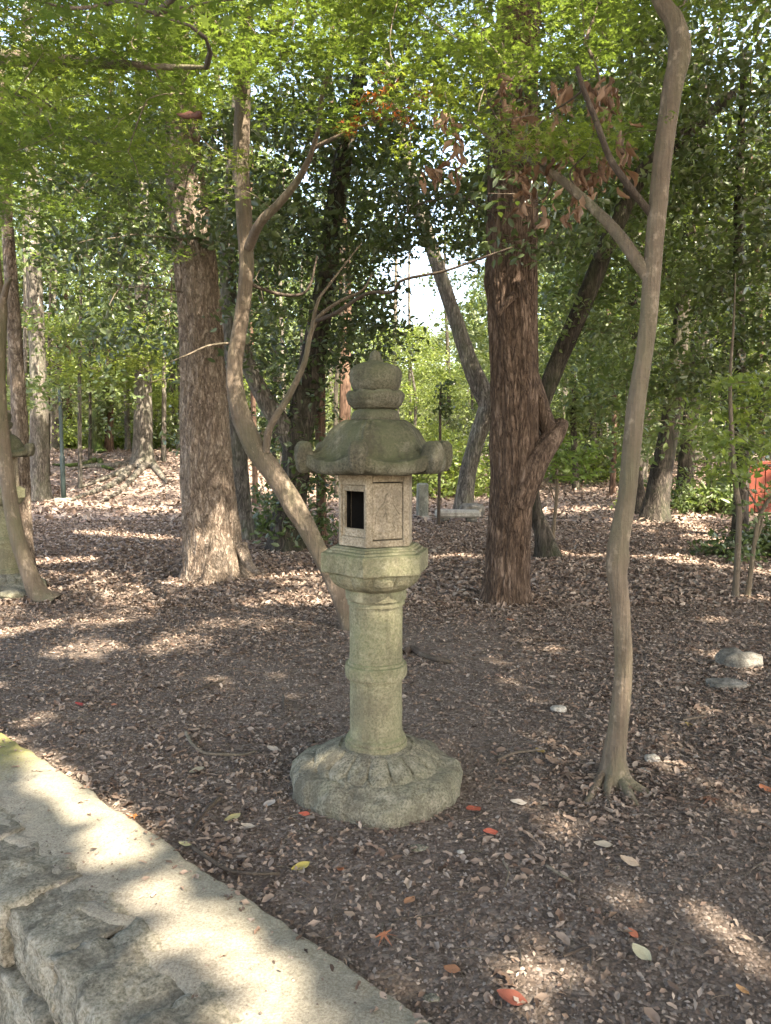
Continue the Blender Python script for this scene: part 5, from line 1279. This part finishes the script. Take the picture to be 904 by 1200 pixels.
# individually visible fallen leaves
ORG = {}
def flat_leaf(px, py, wp, col, label, shape='oval', rz=None, cat='leaf', z=.012):
    b = G(px, py); s = wp*b[1]/FPX*1.15
    if INNER-.45 < b[0]*WN[0]+b[1]*WN[1] < INNER: z += .05
    tm = {'oval': T_OVAL, 'star': T_STAR}[shape]
    col = tuple(c*.72 for c in col)
    if col not in ORG:
        ORG[col] = plain('fallen_leaf_tone', col, .65, 60, .3, .3)
    n = 8
    if shape == 'oval':
        V = []; F = []; bend = random.uniform(.2, .7)
        for i in range(n+1):
            t = i/n; w = .30*math.sin(math.pi*t)**.75+.01
            for q in (-1, -.5, 0, .5, 1): V.append((q*w, t-.5, .10*abs(q)*bend + .25*bend*(t-.5)**2 + .02*math.sin(t*9+q*4)))
        F = [(i*5+j, i*5+j+1, i*5+j+6, i*5+j+5) for i in range(n) for j in range(4)]
    else:
        V, F = tm; V = [(v[0], v[1]-.3, v[2]+.06*random.random()) for v in V]; F = [tuple(f) for f in F]
    me = mesh_py('fallen_leaf', V, F, True)
    o = link('fallen_leaf', me, ORG[col], loc=(b[0], b[1], b[2]+z)); o.scale = (s,)*3
    o.rotation_euler = (random.uniform(-.1, .25), random.uniform(-.15, .15), rz if rz is not None else random.uniform(0, 6.28))
    return tagit(o, label, cat, 'fallen leaves lying singly on the soil')
OR, RD, TN, YL, BR = (.55, .18, .07), (.42, .075, .04), (.42, .32, .22), (.5, .4, .1), (.24, .13, .08)
flat_leaf(357, 957, 14, (.60, .13, .07), 'square-looking red leaf lying against the front left of the lantern base', 'oval', 1.2)
flat_leaf(157, 960, 19, (.60, .22, .06), 'bright orange leaf on the inner edge of the coping', 'star')
flat_leaf(97, 928, 20, (.55, .32, .2), 'salmon-pink leaf lying on the coping edge, farther off than the orange one', 'oval', 1.4)
flat_leaf(134, 828, 10, (.55, .2, .1), 'small orange-red leaf on the soil far left', 'oval', .5)
flat_leaf(95, 828, 14, (.40, .06, .05), 'dark red leaf on the soil left of the small orange-red one', 'oval', 1.3)
flat_leaf(450, 1100, 24, (.46, .18, .09), 'broad tan-orange leaf lying alone in the middle foreground', 'star')
flat_leaf(600, 1175, 34, (.25, .075, .045), 'large rust-brown leaf at the very bottom of the picture', 'oval', 1.2)
flat_leaf(555, 951, 22, (.45, .10, .05), 'long red leaf pointing at the right side of the lantern base', 'oval', 2.3)
flat_leaf(575, 978, 18, (.50, .12, .07), 'curled red leaf lower right of the lantern base', 'oval', 1.9)
flat_leaf(399, 1022, 12, (.52, .2, .1), 'small orange leaf below the red square-looking one', 'oval', .8)
flat_leaf(353, 1020, 22, YL, 'yellow leaf standing by the end of the dark bent stick', 'oval', -1.0)
flat_leaf(273, 962, 20, (.42, .36, .16), 'pale yellow leaf in the soil between coping and lantern', 'oval', -.8)
flat_leaf(217, 993, 14, (.52, .48, .26), 'small cream-yellow leaf near the start of the dark bent stick', 'oval', 1.6)
flat_leaf(228, 858, 14, (.42, .29, .19), 'tan leaf beside the tip of the pale curved twig', 'oval', 1.4)
flat_leaf(316, 945, 18, (.44, .39, .33), 'whitish leaf lying left of the lantern base front', 'oval', -.5)
flat_leaf(291, 972, 16, (.42, .36, .28), 'pale beige leaf below the whitish one', 'oval', 1.5)
flat_leaf(231, 905, 18, (.34, .29, .19), 'olive-tan leaf on the soil below the pale curved twig', 'oval', -.9)
flat_leaf(707, 993, 20, (.46, .39, .29), 'cream oval leaf at the top of the sun streak below the maple', 'oval', 1.4)
flat_leaf(738, 1013, 22, (.48, .37, .26), 'tan leaf next to the cream oval leaf', 'oval', .9)
flat_leaf(752, 1122, 26, (.46, .43, .28), 'long pale green-tan leaf at the lower right', 'oval', .5)
flat_leaf(742, 1098, 15, (.45, .15, .08), 'small rust-red leaf above the long pale leaf', 'oval', .4)
flat_leaf(897, 928, 18, (.55, .2, .09), 'orange-brown leaf in the litter beside the second sun streak', 'oval', .2)
flat_leaf(833, 940, 28, (.30, .14, .08), 'large reddish-brown curled leaf right of the maple foot', 'star')
flat_leaf(665, 912, 30, (.27, .18, .12), 'large dry brown leaf left of the maple foot', 'star')
flat_leaf(648, 895, 22, (.30, .2, .13), 'curled dry leaf touching the pale stick end', 'oval', .6)
flat_leaf(633, 883, 16, (.45, .3, .08), 'small yellow-tan leaf above the pale stick end', 'oval', .3)
flat_leaf(608, 943, 18, (.52, .46, .38), 'whitish leaf on the soil between the base and the maple', 'oval', 1.5)
flat_leaf(703, 915, 26, (.42, .31, .22), 'long tan leaf leaning on the maple foot', 'oval', 1.0)
flat_leaf(596, 1008, 14, (.36, .25, .18), 'narrow brown leaf right of the greenish stone disc', 'oval', .1)
flat_leaf(870, 1165, 16, (.50, .28, .12), 'orange-tan leaf close to the lower right corner', 'oval', .6)
flat_leaf(530, 1140, 20, (.34, .16, .08), 'brown-orange leaf in the gravel left of the large rust-brown one', 'oval', 1.1)
flat_leaf(598, 728, 11, (.5, .2, .1), 'tiny orange leaf in front of the red-brown trunk', 'oval', .5)
flat_leaf(805, 850, 15, (.58, .4, .12), 'golden leaf in the sunlit litter below the flat dark stone', 'star')
flat_leaf(320, 880, 14, (.5, .43, .34), 'pale leaf between the sunlit patch and the lantern base', 'oval', 1.3)
flat_leaf(410, 1075, 14, (.36, .26, .18), 'small brown leaf above the broad tan-orange leaf', 'oval', 1.0)
flat_leaf(480, 1060, 18, (.40, .2, .1), 'rusty leaf in the pebbles right above the broad tan-orange leaf', 'oval', 2.5)
# hanging folded leaf
b = P(236, 134, 3.3)
m = curled_leaf(104); MAT['leaf_fold'] = plain('leaf_folded_brown', (.11, .05, .035), .6, 30, .3); m.materials.append(MAT['leaf_fold'])
o = link('hanging_leaf', m, None, loc=tuple(b)); o.scale = (.13, .12, .12); o.rotation_euler = (-.3, 1.9, .7)
tagit(o, 'large folded brown leaf caught in the maple sprays above the massive trunk', 'leaf')
# vermilion boards
fY = 12.4
fa = P(873, 570, fY); L = 2.4
vf = thing('vermilion_fence', 'vermilion vertical board fence glimpsed through the leaves at the right edge', 'fence', (fa[0], fY, float(H(fa[0], fY))))
fz0 = P(873, 600, fY)[2]-vf.location[2]; fz1 = P(873, 546, fY)[2]-vf.location[2]
for k in range(16):
    V, F = box_bevel(.09+k*.15, 0, (fz0+fz1)/2+random.uniform(-.01, .01), .138, .03, fz1-fz0, 0, .006)
    link('board', mesh_py('board', V, F), MAT['vermilion'], vf)
for z in (fz0+.1, fz1-.12):
    V, F = box_bevel(1.2, .04, z, 2.4, .05, .08, 0, .008); link('rail', mesh_py('rail', V, F), MAT['vermilion_dark'], vf)
for x in (0, 2.42):
    V, F = box_bevel(x-.03, .02, fz1/2, .12, .12, fz1+.12, 0, .01); link('post', mesh_py('post', V, F), MAT['vermilion_dark'], vf)
V, F = box_bevel(1.2, .02, fz1+.05, 2.6, .14, .06, 0, .01); link('cap_rail', mesh_py('cap_rail', V, F), MAT['vermilion_dark'], vf)

# ------------------------------------------------------------------ litter and grit
def in_view_pts(n, y0, y1, margin=.8, p=1.0):
    y = rng.uniform(y0**p, y1**p, n)**(1/p); hw = y*.56+margin
    x = rng.uniform(-1, 1, n)*hw
    return x, y
def clear_of(x, y, pad=0.0):
    wv = x*WN[0]+y*WN[1]
    k = (wv > INNER-.005) & (np.hypot(x-PX_L, y-PY_L) > .36)
    for t in (T1, T2, T3, T4, T5): k &= np.hypot(x-t.base[0], y-t.base[1]) > t.rad[0]*.95
    return k
def litter(name, label, n, y0, y1, size, dens, tmpl, mat, tilt=.35, lift=.010):
    x, y = in_view_pts(n, y0, y1, p=2)
    k = clear_of(x, y) & (rng.uniform(0, 1, n) < dens(x, y)); x, y = x[k], y[k]
    c = np.stack([x, y, H(x, y)+rng.uniform(0.0, 1, len(x))*lift+.004], -1)
    V, F = leafcloud(c, size, tmpl, tilt, .6, filt=False)
    o = link(name, mesh_np(name, V, F, False), mat, kind='stuff'); tagit(o, label, 'leaf litter'); return o
def dens_near(x, y):
    px = 452+FPX*x/y
    py_ = 600+FPX*(CAMZ/y-sp)/cp
    d = .16+.8*sstep(560, 760, px)*sstep(1080, 880, py_) + .75*sstep(770, 690, py_)
    d = d + .8*np.exp(-((x-T1.base[0])**2+(y-T1.base[1]-.1)**2)/.12) + .25*sstep(820, 740, py_) + .55*vnoise(x, y, 1.6, 6) + .3*vnoise(x, y, 4.5, 8)
    return np.clip(d, .07, 1)
litter('leaf_litter', 'brown dead leaves scattered over the soil around lantern and maple', 38000, 1.7, 7.5, .036, dens_near, T_CRUMP, MAT['litter'], .20, .012)
litter('leaf_litter', 'small broken leaf bits over the near soil', 70000, 1.6, 7.5, .019, lambda x, y: .35+.65*dens_near(x, y), T_LOZ, MAT['litter'], .6, .012)
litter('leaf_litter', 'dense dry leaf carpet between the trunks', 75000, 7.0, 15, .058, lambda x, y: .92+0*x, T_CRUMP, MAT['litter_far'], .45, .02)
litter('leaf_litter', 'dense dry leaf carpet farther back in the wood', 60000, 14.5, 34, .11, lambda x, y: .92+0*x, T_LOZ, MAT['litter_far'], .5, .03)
# grit: tiny stones
T_PEB = (np.array([[.5, 0, 0], [0, .45, 0], [-.5, 0, 0], [0, -.42, 0], [.1, .05, .38]]), np.array([[0, 1, 4], [1, 2, 4], [2, 3, 4], [3, 0, 4]]))
n = 70000; x, y = in_view_pts(n, 1.55, 5.2, .4, 1.5); k = clear_of(x, y); x, y = x[k], y[k]
c = np.stack([x, y, H(x, y)+.001], -1)
V, F = leafcloud(c, .011, T_PEB, .25, .6, filt=False)
o = link('gravel', mesh_np('gravel', V, F, False), MAT['grit'], kind='stuff'); tagit(o, 'fine grit and crumbs strewn over the near soil', 'gravel')
n = 1100; x, y = in_view_pts(n, 1.6, 4.6, .4, 1.2); k = clear_of(x, y); x, y = x[k], y[k]
c = np.stack([x, y, H(x, y)-.002], -1)
T_PEB2 = (np.array([[.5, 0, 0], [.33, .3, 0], [0, .42, 0], [-.36, .27, 0], [-.5, 0, 0], [-.3, -.3, 0], [0, -.4, 0], [.36, -.28, 0], [.2, .12, .26], [-.18, .1, .3], [-.05, -.2, .25]]),
          np.array([[0, 1, 8], [1, 2, 8], [2, 9, 8], [2, 3, 9], [3, 4, 9], [4, 5, 10], [4, 10, 9], [5, 6, 10], [6, 7, 10], [7, 8, 10], [7, 0, 8], [8, 9, 10]]))
V, F = leafcloud(c, .021, T_PEB2, .2, .5, filt=False)
o = link('gravel', mesh_np('gravel', V, F, False), MAT['grit'], kind='stuff'); tagit(o, 'small pale pebbles sprinkled on the near soil', 'gravel')
# twig litter
n = 1500; x, y = in_view_pts(n, 1.7, 9, .5, 1.5); k = clear_of(x, y); x, y = x[k], y[k]; n = len(x)
s = np.stack([x, y, H(x, y)+.006], -1); a = rng.uniform(0, 6.28, n); L = rng.uniform(.03, .16, n)
e = s+np.stack([np.cos(a)*L, np.sin(a)*L, rng.uniform(-.002, .01, n)], -1)
V, F = twigs(s, e, .0022, .001, .0)
o = link('twig_litter', mesh_np('twig_litter', V, F, True), MAT['branch'], kind='stuff'); tagit(o, 'fine broken twigs lying among the leaves', 'twigs')
n = 260; a = rng.uniform(u0+2.5, u1, n); v_ = INNER-np.abs(rng.normal(0, .07, n))-.005
k = rng.uniform(0, 1, n) < .35; v_[k] = rng.uniform(OUTER+.15, INNER, k.sum())
x = a*WD[0]+v_*WN[0]; y = a*WD[1]+v_*WN[1]
V, F = leafcloud(np.stack([x, y, np.full(n, .054)], -1), .026, T_CRUMP, .15, .5, filt=False)
o = link('leaf_litter', mesh_np('leaf_litter', V, F, False), MAT['litter'], kind='stuff'); tagit(o, 'bits of dry leaf lying on the concrete coping', 'leaf litter')
# crumbs on the coping
n = 900; a = rng.uniform(u0+2.5, u1, n); v_ = OUTER+.08+(INNER-OUTER-.08)*rng.uniform(0, 1, n)**.6
x = a*WD[0]+v_*WN[0]; y = a*WD[1]+v_*WN[1]
V, F = leafcloud(np.stack([x, y, np.full(n, .052)], -1), .008, T_PEB, .3, .6, filt=False)
o = link('gravel', mesh_np('gravel', V, F, False), MAT['grit'], kind='stuff'); tagit(o, 'crumbs of soil lying on the concrete coping', 'gravel')
